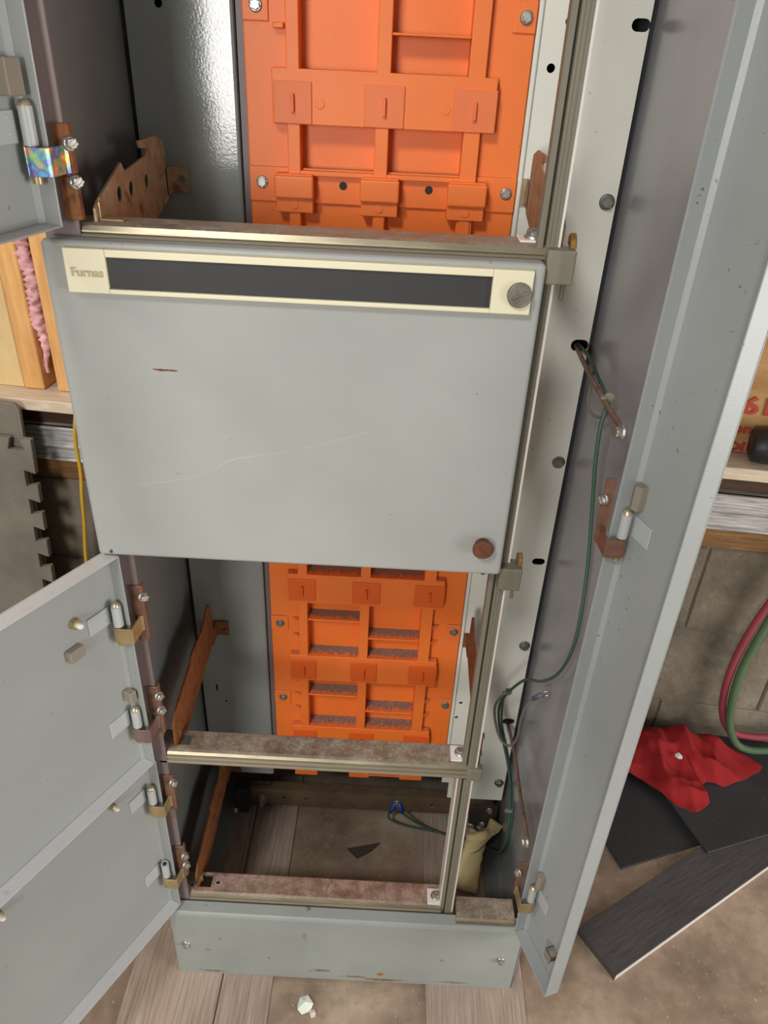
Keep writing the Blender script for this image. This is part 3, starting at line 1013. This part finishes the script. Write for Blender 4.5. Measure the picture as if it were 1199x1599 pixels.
def latch_button(door, xf, x, z, s=1.0):
    q = MB().lathe((x, -0.0184, z), (0, 1, 0), [(0.0062 * s, 0), (0.0062 * s, 0.002), (0.0052 * s, 0.003), (0.0058 * s, 0.0034), (0.0058 * s, 0.006)], 8, xf)
    q.build('latch_button', M['brass'], door)
    MB().lathe((x, -0.0184, z), (0, 1, 0), [(0.0032 * s, 0.006), (0.0032 * s, 0.011), (0.0022 * s, 0.0125)], 12, xf).build('button_tip', M['white_nylon'], door)


latch_button(D2, X2, 0.053, 0.730)
# lower-left door
d3 = Vector((-0.475, -0.880)).normalized()
D3, X3 = open_door((0.0170, 0.008), d3, (-d3.y, d3.x), 0.39, 0.172, 0.4775, M['door_in'], 'lower left grey door swung open just above the plinth')
hinge(D3, X3, 0.402, M['brass'], (0.0250, 0.0155), 0.0275, leaf_w=0.028)
hinge(D3, X3, 0.246, M['brass'], (0.0250, 0.0155), 0.0275, open_pin=True, leaf_w=0.028)
latch_button(D3, X3, 0.060, 0.447, 0.8)
latch_button(D3, X3, 0.214, 0.447, 0.9)
# hinge mounting plates and their screws on the left front flange
for z0, z1, m, sc in ((1.137, 1.172, 'rust_dark', [1.158]), (1.103, 1.135, 'rust_dark', [1.131]), (0.664, 0.738, 'brown', [0.724]),
                      (0.515, 0.592, 'brown', [0.578, 0.555]), (0.372, 0.438, 'brown', [0.425]), (0.225, 0.292, 'brown', [0.272, 0.252])):
    pl = MB().prism([(0.017, 0.0176), (0.0275, 0.0176), (0.0295, 0.0196), (0.0295, 0.0256), (0.0275, 0.0256), (0.0275, 0.0198), (0.017, 0.0198)], z0, z1, 'z').build('hinge_plate', M[m], cab, 0.0005, 1)
    for z in sc:
        screw(pl, (0.0285, 0.0186, z), 'steel', 0.0044, 0.006, (0.8, -0.6, 0.1), z * 5)
# wireway door on the right
d4 = Vector((0.336, -0.942)).normalized()
D4, X4 = open_door((0.497, 0.001), d4, (d4.y, -d4.x), 0.0924, 0.162, 2.0, M['door_right'], 'tall narrow grey wireway door swung open on the right')


def hinge_r(zb, mat, bump=True, leaf=True):
    cx, cy, r, h = 0.0085, -0.0085, 0.0052, 0.026
    MB().lathe((cx, cy, zb), (0, 0, 1), [(r, 0), (r, h)], 18, X4).build('hinge_barrel', M['barrel'], D4)
    MB().lathe((cx, cy, zb + h), (0, 0, 1), [(r * 0.9, -0.001), (r * 0.86, 0.0012), (r * 0.6, 0.0034), (r * 0.2, 0.0042)], 16, X4).build('hinge_pin', M['pin'], D4)
    if leaf:
        MB().box(cx + r * 0.5, cx + 0.027, -0.0184, -0.0166, zb + 0.001, zb + h - 0.003, X4).build('hinge_leaf', M['barrel'], D4, 0.0005, 1)
    B, L = X4((cx, cy, 0)), X4((0, 0, 0))
    yf = min(B.y - r - 0.0016, L.y - 0.0035)
    P2 = [(B.x + 0.0058, B.y + 0.001), (B.x + 0.0052, yf + 0.003), (B.x + 0.0030, yf + 0.0008), (B.x, yf), (L.x - 0.0025, yf), (L.x - 0.0042, yf + 0.0015),
          (L.x - 0.0055, 0.0140), (L.x - 0.0070, 0.0168)]
    MB().strip(list(reversed(P2)), 0.0016, zb - 0.0205, zb - 0.0005).build('hinge_bracket', mat, D4, 0.0004, 1)
    MB().lathe((cx, cy, zb), (0, 0, 1), [(r * 0.75, -0.026), (r * 0.75, 0.0)], 12, X4).build('hinge_pin', M['brass'], D4)
    if bump:
        MB().prism([(0.006, -0.0184), (0.017, -0.0184), (0.017, -0.011), (0.0115, -0.0075), (0.006, -0.0105)], zb + h + 0.006, zb + h + 0.031, 'z', X4).build('bumper', M['foam'], D4, 0.0006, 1)
    pl = MB().box(0.489, 0.500, 0.0176, 0.0198, zb - 0.02, zb + 0.05).build('hinge_plate', M['brown'], cab, 0.0005, 1)
    screw(pl, (0.4905, 0.0176, zb + 0.028), 'steel', 0.0046, 0.005, (-0.8, -0.6, 0.1), 1)


hinge_r(0.845, M['brown'])
hinge_r(0.248, M['brass'])
# catch near the bottom of the wireway door
b = MB().box(0.062, 0.0636, -0.0184, -0.006, 0.210, 0.226, X4).box(0.062, 0.076, -0.0076, -0.006, 0.210, 0.226, X4)
b.box(0.062, 0.076, -0.0184, -0.006, 0.2244, 0.226, X4)
b.build('door_catch', M['steel'], D4, 0.0004, 1)
MB().box(0.068, 0.075, -0.0184, -0.009, 0.212, 0.222, X4).build('catch_tongue', M['rust_dark'], D4, 0.0005, 1)

# --- plinth
b = MB()
b.prism([(0.0, 0.012), (0.0, 0.157), (0.0015, 0.1605), (0.004, 0.1625), (0.018, 0.1660), (0.018, 0.1625), (0.006, 0.159), (0.004, 0.156), (0.004, 0.012)], 0.0, 0.5115, 'x')
b.box(0.0, 0.5115, 0.0015, 0.012, 0.0, 0.012)
pl = b.build('plinth', M['plinth'], cab, 0.0008, 2)
pl['label'] = 'grey green kick plate along the bottom front'
MB().box(-0.001, 0.0005, 0.004, 0.05, 0.0, 0.16).build('plinth_end', M['hole'], cab)
MB().box(0.5115, 0.5135, 0.004, 0.05, 0.0, 0.16).build('plinth_end', M['hole'], cab)
screw(pl, (0.018, 0.0, 0.083), 'steel', 0.005, 0.006, spin=.4)
screw(pl, (0.487, 0.0, 0.085), 'steel', 0.005, 0.006, spin=.9)
# --- bottom frame and ground bar behind the plinth
MB().box(0.0, 0.030, 0.03, 0.42, 0.004, 0.008).box(0.0, 0.004, 0.03, 0.42, 0.008, 0.07).build('base_angle', M['panel_grey'], cab, 0.0006, 1)
b = MB().box(0.488, XR, 0.05, 0.42, 0.004, 0.008)
for x in (0.4945, 0.500, 0.506):
    b.box(x, x + 0.0018, 0.05, 0.42, 0.008, 0.0105)
b.build('base_angle', M['inner_wall'], cab, 0.0004, 1)
gb = MB().box(0.058, 0.505, 0.285, 0.290, 0.034, 0.076).box(0.058, 0.505, 0.290, 0.303, 0.0725, 0.076).build('ground_bar', M['dark_bar'], cab)
c = MB()
for x in (0.122, 0.163, 0.394, 0.44):
    c.cyl((x, 0.27, 0.053), (0, 1, 0), 0.0042, 0, 0.03, 12)
cut(gb, c)
MB().box(0.035, 0.060, 0.268, 0.30, 0.028, 0.088).box(0.058, 0.098, 0.292, 0.297, 0.02, 0.086).build('bar_bracket', M['dark_iron'], gb, 0.002, 2)
b = MB().lathe((0.082, 0.285, 0.05), (0, -1, 0), [(0.0115, 0), (0.0115, 0.002), (0.009, 0.0022), (0.009, 0.010), (0.005, 0.011), (0.005, 0.022), (0.004, 0.023)], 16)
b.build('ground_bolt', M['dark_bar'], gb)
screw(gb, (0.036, 0.26, 0.045), 'steel', 0.005, 0.005, (0.4, -0.9, 0))
b = MB().prism([(0.462, 0.030), (0.512, 0.012), (0.512, 0.082), (0.488, 0.084), (0.482, 0.078), (0.462, 0.078)], 0.270, 0.274, 'y')
b.build('bar_bracket', M['dark_iron'], gb, 0.0006, 1)
for x, z in ((0.497, 0.070), (0.488, 0.030), (0.468, 0.022)):
    screw(gb, (x, 0.270, z), 'steel', 0.0048, 0.005, spin=x * 40)

# ================================================================== WIRES INSIDE THE CABINET
green = [(0.501, 0.270, 0.941), (0.5025, 0.262, 0.941), (0.507, 0.225, 0.939), (0.508, 0.18, 0.933), (0.504, 0.12, 0.935), (0.499, 0.1, 0.930), (0.496, 0.095, 0.914),
         (0.497, 0.09, 0.876), (0.503, 0.084, 0.817), (0.508, 0.074, 0.755), (0.509, 0.062, 0.692), (0.509, 0.065, 0.637), (0.508, 0.095, 0.573),
         (0.503, 0.14, 0.516), (0.492, 0.18, 0.479), (0.477, 0.2, 0.435), (0.469, 0.21, 0.397), (0.473, 0.21, 0.356), (0.487, 0.21, 0.307),
         (0.500, 0.20, 0.258), (0.507, 0.185, 0.205), (0.508, 0.17, 0.145), (0.505, 0.18, 0.080), (0.497, 0.215, 0.036), (0.480, 0.235, 0.020), (0.462, 0.243, 0.018),
         (0.425, 0.252, 0.017), (0.385, 0.262, 0.022), (0.352, 0.272, 0.034), (0.338, 0.278, 0.043)]
tag(MB().tube(catmull(green, 6), 0.0021, 8).build('ground_wire', M['green_wire']),
    'long green earth wire looping down the wireway from the upper hole to the floor bar', 'wire')
g2 = [(0.474, 0.202, 0.437), (0.4735, 0.2135, 0.397), (0.478, 0.213, 0.352), (0.4915, 0.213, 0.302), (0.5035, 0.204, 0.252), (0.5115, 0.188, 0.200), (0.5125, 0.173, 0.142),
      (0.509, 0.184, 0.076), (0.499, 0.220, 0.030), (0.480, 0.2415, 0.0125), (0.46, 0.25, 0.011), (0.40, 0.262, 0.012), (0.345, 0.270, 0.014), (0.318, 0.276, 0.022), (0.316, 0.281, 0.036)]
tag(MB().tube(catmull(g2, 6), 0.0019, 8).build('ground_wire', M['green_wire']),
    'second shorter green earth wire running from the tie down to the floor bar', 'wire')
g3 = [(0.509, 0.205, 0.937), (0.504, 0.19, 0.917), (0.503, 0.18, 0.899), (0.507, 0.16, 0.896), (0.507, 0.12, 0.915), (0.5075, 0.108, 0.931)]
tag(MB().tube(catmull(g3, 6), 0.0017, 8).build('wire_loop', M['grey_wire']),
    'short grey wire loop hanging beside the upper rusty strap', 'wire')
lead = empty('ring_terminal_lead', (0.474, 0.2, 0.435))


def rel(pts, o):
    return [tuple(Vector(p) - Vector(o)) for p in pts]


LO = (0.474, 0.2, 0.435)
tag(lead, 'grey wire curled round the green wires ending in a ring terminal', 'wire')
lp = [(0.501, 0.14, 0.487), (0.493, 0.15, 0.459), (0.491, 0.16, 0.419), (0.494, 0.17, 0.375), (0.489, 0.18, 0.343), (0.476, 0.19, 0.342), (0.4655, 0.2, 0.367),
      (0.460, 0.2, 0.401), (0.466, 0.2, 0.423), (0.473, 0.196, 0.437)]
MB().tube(catmull(rel(lp, LO), 6), 0.002, 8).build('sheath', M['grey_wire'], lead)
MB().tube(rel([(0.4985, 0.143, 0.4805), (0.503, 0.138, 0.491), (0.507, 0.1345, 0.4965)], LO), 0.0034, 10).build('sleeve', M['slate'], lead)
rg = MB()
cR = Vector((0.5105, 0.132, 0.502)) - Vector(LO)
rv = Vector((0.6, 0.0, 0.8))
ring_pts = [tuple(cR + (Vector((0.8, 0, -0.6)) * math.cos(a) + rv * math.sin(a)) * 0.0042) for a in [i * 2 * PI / 14 for i in range(15)]]
rg.tube(ring_pts, 0.0018, 6)
rg.tube([tuple(Vector((0.507, 0.1345, 0.4965)) - Vector(LO)), tuple(cR - rv * 0.003)], 0.0016, 6)
rg.build('ring_terminal', M['steel'], lead)
for i, (pos, dirv, lab) in enumerate((((0.4765, 0.2005, 0.434), (-0.6, -0.2, 0.7), 'small tie wrapped round the wires at the top of the bundle'),
                                      ((0.508, 0.182, 0.190), (0.1, -0.2, -1), 'pale tie round the wires low in the wireway'),
                                      ((0.503, 0.110, 0.9395), (0.0, -1.0, 0.1), 'pale tie holding the green wire to the upper strap'))):
    t = MB().lathe(pos, dirv, [(0.0047, -0.0022), (0.0052, -0.0014), (0.0052, 0.0014), (0.0047, 0.0022)], 12)
    t.box(pos[0] - 0.009, pos[0] - 0.003, pos[1] - 0.004, pos[1], pos[2] - 0.0015, pos[2] + 0.0015)
    tag(t.build('cable_tie', M['grey_wire' if i == 0 else 'foam']), lab, 'cable tie')
for z, a, e, zlab in ((0.940, (0.4985, 0.275, 0.940), (0.4935, 0.012, 0.945), 'upper'), (0.309, (0.4955, 0.275, 0.310), (0.492, 0.012, 0.349), 'lower')):
    st = empty('ground_strap', a)
    A = Vector(a)
    mid = [(0.500, 0.2, 0.934), (0.499, 0.12, 0.935)] if zlab == 'upper' else [(0.503, 0.2, 0.301), (0.4985, 0.12, 0.318)]
    MB().tube(catmull(rel([a] + mid + [e], A), 6), 0.0028, 8).build('strap_rod', M['rod'], st)
    E_ = Vector(e) - A
    MB().lathe(tuple(E_ + Vector((0, 0.002, 0))), (-1, 0, 0), [(0.006, -0.0015), (0.006, 0.001)], 16).build('strap_eye', M['rod'], st)
    screw(st, tuple(E_ + Vector((-0.001, 0.002, 0))), 'steel', 0.0055, 0.008, (-1, -0.2, 0.1), 0.3, 'bolt')
    tag(st, f'{zlab} rusty grounding strap bolted from the wireway panel hole to the right door', 'grounding strap')
tl = MB().tube([(0.327, 0.283, 0.060), (0.322, 0.2785, 0.052), (0.3195, 0.277, 0.040)], 0.0036, 10)
tl.tube([(0.333, 0.283, 0.060), (0.336, 0.279, 0.052), (0.3395, 0.277, 0.042)], 0.0036, 10)
t0 = empty('blue_terminal_pair', (0.330, 0.283, 0.055))
tag(t0, 'blue crimp terminals bolted to the dark floor bar in the cabinet base', 'wire terminal')
o = tl.build('crimp_sleeve', M['blue'], t0)
o.matrix_parent_inverse = Matrix.Translation(-Vector(t0.location))
q = screw(t0, (0, 0.0018, 0.002), 'dull_steel', 0.006, 0.006, spin=.5, name='bolt')

# cream crumpled paper and dark offcut inside the base
def ribbon(path, wid, wave=0.004, seed=1, side=(1, 0, 0)):
    rr = random.Random(seed)
    pts = catmull(path, 5)
    vs, fs = [], []
    m = 6
    for i, p in enumerate(pts):
        d = (pts[min(i + 1, len(pts) - 1)] - pts[max(i - 1, 0)]).normalized()
        sd = (Vector(side) - d * d.dot(Vector(side))).normalized()
        up = sd.cross(d)
        for k in range(m + 1):
            t = k / m - 0.5
            vs.append(tuple(p + sd * wid * t * (1 + rr.uniform(-0.06, 0.06)) + up * (wave * math.cos(t * 5 + i * 0.5) + rr.uniform(-0.0012, 0.0012))))
    for i in range(len(pts) - 1):
        for k in range(m):
            a = i * (m + 1) + k
            fs.append((a, a + 1, a + m + 2, a + m + 1))
    return vs, fs


b = MB()
v, f = ribbon([(0.482, 0.255, 0.035), (0.476, 0.235, 0.045), (0.462, 0.195, 0.030), (0.452, 0.150, 0.012)], 0.036, 0.004, 2, (1, 0.1, 0))
b.add(v, f, True)
v, f = ribbon([(0.455, 0.215, 0.040), (0.476, 0.224, 0.046), (0.497, 0.246, 0.040), (0.510, 0.262, 0.050)], 0.034, 0.004, 4, (0.3, -0.6, 0.35))
b.add(v, f, True)
o = b.build('crumpled_paper', M['paper'])
sd = o.modifiers.new('solid', 'SOLIDIFY')
sd.thickness = 0.0012
tag(o, 'crumpled cream paper strips lying in the cabinet base behind the post', 'paper')
o = MB().prism([(0.243, 0.228), (0.303, 0.243), (0.288, 0.226), (0.262, 0.210)], FZ, FZ + 0.003, 'z').build('dark_offcut', paint('dark_brown_offcut', (70, 60, 54), 0.6, 6))
tag(o, 'small dark triangular offcut on the concrete inside the cabinet base', 'offcut')

# ================================================================== FLOOR PIECES
for x0, x1, lab in ((-0.075, 0.066, 'taupe woodgrain plank under the left corner of the plinth, left one of the pair'),
                    (0.068, 0.1445, 'narrow taupe plank under the plinth, beside the left corner plank'),
                    (0.3815, 0.5330, 'taupe woodgrain plank under the right corner of the plinth')):
    o = MB().box(x0, x1, -0.32, 0.48, FZ, -0.0002).build('vinyl_plank', M['vinyl_tan'], None, 0.001, 1)
    tag(o, lab, 'plank', 'planks under the cabinet')


def slab(corner, d1_, d2_, l1, l2, z0, th, mat, edge=None, name='vinyl_tile'):
    a = Vector((corner[0], corner[1], 0))
    d1_ = Vector((d1_[0], d1_[1], 0)).normalized()
    d2_ = Vector((d2_[0], d2_[1], 0)).normalized()
    r = empty(name, (a.x, a.y, z0))

    def xf(p):
        return d1_ * p[0] + d2_ * p[1] + Vector((0, 0, p[2]))
    ct = th * (0.8 if edge is M['vinyl_edge'] else 0.45)
    bb = MB().box(0, l1, 0, l2, ct, th)
    if edge is M['vinyl_edge']:
        bb.box(-0.0008, 0, 0, l2, 0, th)
    bb.build('wear_layer', mat, r, 0.0004, 1)
    MB().box(0, l1, 0, l2, 0, ct).build('core', edge or mat, r)
    ang = math.atan2(d1_.y, d1_.x)
    r.rotation_euler = (0, 0, ang)
    return r


o = slab((0.681, 0.026), (0.845, 0.535), (-0.535, 0.845), 0.46, 0.086, FZ, 0.015, M['vinyl_dark'], M['vinyl_edge'], 'vinyl_plank')
tag(o, 'loose dark charcoal woodgrain plank with pale edge on the concrete floor', 'plank')
o = slab((0.738, 0.217), (0.94, 0.34), (-0.34, 0.94), 0.30, 0.27, FZ, 0.004, M['vinyl_back'], M['vinyl_back'], 'floor_tile')
tag(o, 'black floor tile half hidden by the right door, lowest of the loose pieces', 'tile', 'loose black floor tiles')
o = slab((0.898, 0.247), (0.945, 0.327), (-0.327, 0.945), 0.40, 0.24, FZ + 0.0152, 0.004, M['vinyl_back'], M['vinyl_back'], 'floor_tile')
tag(o, 'black floor tile lying on top of the charcoal plank by the red cloth', 'tile', 'loose black floor tiles')

# red cloth crumpled against the foot of the wall
out = [(0.765, 0.415), (0.793, 0.410), (0.820, 0.400), (0.848, 0.372), (0.868, 0.346), (0.905, 0.330), (0.938, 0.352), (0.926, 0.374), (0.934, 0.392), (0.948, 0.402),
       (0.980, 0.394), (1.025, 0.412), (1.070, 0.438), (1.080, 0.452), (1.060, 0.470), (1.035, 0.488), (1.000, 0.500), (0.955, 0.512), (0.915, 0.520), (0.870, 0.525), (0.825, 0.520), (0.785, 0.480)]
op = []
for (xa, ya), (xb, yb) in zip(out, out[1:] + out[:1]):
    for q in range(6):
        op.append(Vector((xa + (xb - xa) * q / 6, ya + (yb - ya) * q / 6, 0)))
ctr = Vector((0.915, 0.440, 0))
vs, fs = [], []
NRi = 40


def ridge(x, y, ang, fr, ph_, warp):
    c_, s_ = math.cos(ang), math.sin(ang)
    u = x * c_ + y * s_
    v = -x * s_ + y * c_
    q = math.sin(fr * u + ph_ + warp * math.sin(38 * v + ph_))
    return (1 - abs(q)) ** 1.15


def cloth_h(x, y, t):
    e = (1 - t ** 3)
    back = max(0.0, min(1.0, (y - 0.36) / 0.14))
    h = 0.004 + e * 0.006 + (0.25 + 0.75 * e) * 0.055 * back * back
    f = 0.022 * ridge(x, y, 0.75, 40, 0.9, 0.9) + 0.008 * ridge(x, y, 0.45, 88, 0.2, 0.9) + 0.010 * ridge(x, y, 2.2, 38, 1.9, 0.8)
    f += 0.0012 * math.sin(210 * x + 90 * y) * math.sin(160 * y - 60 * x)
    k = max(0.0, min(1.0, (x - 0.97) / 0.06))
    return (h + f * (0.30 + 0.70 * e)) * (1 - 0.55 * k)


for i in range(NRi + 1):
    t = i / NRi
    for p in op:
        q = ctr.lerp(p, t)
        vs.append((q.x, q.y, 0.0095 + cloth_h(q.x, q.y, t)))
K = len(op)
for i in range(NRi):
    for k in range(K):
        k2 = (k + 1) % K
        fs.append((i * K + k, i * K + k2, (i + 1) * K + k2, (i + 1) * K + k))
o = MB().add(vs, fs, True).build('red_cloth', M['red_cloth'])
sd = o.modifiers.new('solid', 'SOLIDIFY')
sd.thickness = 0.0018
ss = o.modifiers.new('sub', 'SUBSURF')
ss.levels = ss.render_levels = 1
tag(o, 'crumpled red cloth lying on black tiles at the foot of the wall', 'cloth')


def crumb(name, c, r, mat, seed, label, squash=0.7):
    rr = random.Random(seed)
    bm = bmesh.new()
    bmesh.ops.create_icosphere(bm, subdivisions=1, radius=1)
    for v in bm.verts:
        k = 1 + rr.uniform(-0.16, 0.16)
        v.co = Vector((c[0] + v.co.x * r[0] * k, c[1] + v.co.y * r[1] * k, c[2] + max(v.co.z, -0.6) * r[2] * k))
    me = bpy.data.meshes.new(name)
    bm.to_mesh(me)
    bm.free()
    o = bpy.data.objects.new(name, me)
    COL.objects.link(o)
    me.materials.append(mat)
    return tag(o, label, 'debris')


crumb('foam_crumb', (0.1985, -0.036, FZ + 0.005), (0.0125, 0.0155, 0.008), M['chalk'], 3, 'lump of white foam on the concrete in front of the plinth')
crumb('foam_crumb', (0.2115, -0.047, FZ + 0.003), (0.005, 0.006, 0.005), paint('pinkish_foam', (214, 196, 190), 0.9, 4, specks=False), 5, 'tiny pinkish crumb touching the white foam lump before the plinth')
crumb('white_chip', (0.893, 0.432, 0.054), (0.008, 0.009, 0.003), M['chalk'], 9, 'small white chip resting on the red cloth')

# ================================================================== THINGS AGAINST THE WALL
def mat_outline(u0, u1, z0, z1, teeth_right=True):
    pts = [(u0, z0), (u1, z0)]
    per, dpt = 0.0575, 0.022
    z = z0 + 0.012
    if teeth_right:
        while z + per < z1:
            pts += [(u1, z), (u1 - dpt, z - 0.006), (u1 - dpt, z + 0.026), (u1, z + 0.020)]
            z += per
        pts += [(u1, z1)]
        u = u1 - 0.02
        while u - per > u0:
            pts += [(u, z1), (u + 0.006, z1 - dpt), (u - 0.026, z1 - dpt), (u - 0.020, z1)]
            u -= per
        pts += [(u0, z1)]
    return pts


def mat_xf(w0, lean):
    return lambda p: wl((p[0], w0 + lean * (0.65 - p[2]) + p[1], p[2]))


o = MB().prism(mat_outline(-1.99, -1.388, FZ + 0.001, 0.612), 0.0, 0.012, 'y', mat_xf(0.075, 0.10)).build('foam_mat', M['mat'], None, 0.001, 1)
tag(o, 'grey foam floor mat with jigsaw edges leaning against the wall, front one', 'mat', 'foam mats by the wall')
pts = [(-1.98, FZ + 0.001), (-1.412, FZ + 0.001)] + [(-1.427 + 0.015 * math.cos(a), 0.655 + 0.015 * math.sin(a)) for a in [i * PI / 2 / 6 for i in range(7)]] + [(-1.98, 0.670)]
b = MB().prism(pts, 0.0, 0.009, 'y', mat_xf(0.060, 0.10))
o = b.build('foam_mat', M['mat'], None, 0.001, 1)
rb_ = MB()
for k in range(14):
    z = 0.6 + k * 0.005
    rb_.box(-1.97, -1.417 - (0.006 if k > 11 else 0), 0.009, 0.0098, z, z + 0.0025, mat_xf(0.060, 0.10))
rb_.build('ribbing', M['mat'], o, kind='stuff')
tag(o, 'grey ribbed mat with rounded top corner leaning behind the jigsaw mat', 'mat', 'foam mats by the wall')
cp = [wl((-1.290, 0.054, 0.74)), wl((-1.312, 0.054, 0.66)), wl((-1.326, 0.05, 0.60)), wl((-1.331, 0.045, 0.53)), wl((-1.335, 0.05, 0.48)), wl((-1.341, 0.05, 0.42)), wl((-1.351, 0.05, 0.35)), wl((-1.356, 0.05, 0.29)), wl((-1.36, 0.055, 0.15)), wl((-1.38, 0.06, 0.006)), wl((-1.33, 0.09, 0.0))]
o = MB().tube(catmull(cp, 6), 0.0038, 8).build('yellow_cord', M['yellow'])
tag(o, 'yellow cord hanging down the concrete wall between the mat and the cabinet', 'cord')
hp = [(0.10, 0.06, 1.2), (0.055, 0.064, 0.8), (0.028, 0.062, 0.66), (0.004, 0.048, 0.53), (-0.028, 0.03, 0.413), (-0.050, 0.03, 0.304), (-0.054, 0.03, 0.203), (-0.041, 0.03, 0.117), (-0.012, 0.03, 0.066), (0.03, 0.032, 0.058), (0.085, 0.032, 0.066), (0.20, 0.035, 0.09)]
o = MB().tube([wl(p) for p in catmull(hp, 6)], 0.0072, 12).build('hose', M['hose_red'])
tag(o, 'red rubber hose of the twin pair looping down the right wall', 'hose', 'twin gas hoses')
hp = [(0.118, 0.066, 1.2), (0.073, 0.068, 0.8), (0.046, 0.066, 0.66), (0.021, 0.052, 0.53), (-0.012, 0.034, 0.413), (-0.032, 0.036, 0.304), (-0.0385, 0.038, 0.203), (-0.026, 0.04, 0.105), (0.0, 0.042, 0.048), (0.032, 0.044, 0.032), (0.085, 0.044, 0.040), (0.20, 0.048, 0.07)]
o = MB().tube([wl(p) for p in catmull(hp, 6)], 0.0078, 12).build('hose', M['hose_green'])
tag(o, 'green rubber hose of the twin pair looping down the right wall', 'hose', 'twin gas hoses')
# black grip on the ledge
g = MB().lathe((-0.150, 0.012, 0.7005), (1, 0.15, 0.06), [(0.020, 0), (0.028, 0.004), (0.030, 0.02), (0.030, 0.04), (0.027, 0.043), (0.027, 0.05), (0.030, 0.053), (0.030, 0.12)], 10, wl)
tb = empty('power_tool', wl((-0.1, 0.015, 0.671)))
o = g.build('handle', M['tool_black'], tb, 0.001, 1)
o.matrix_parent_inverse = Matrix.Translation(-Vector(tb.location))
tag(tb, 'black ribbed tool handle lying on the white ledge at the right edge', 'tool')
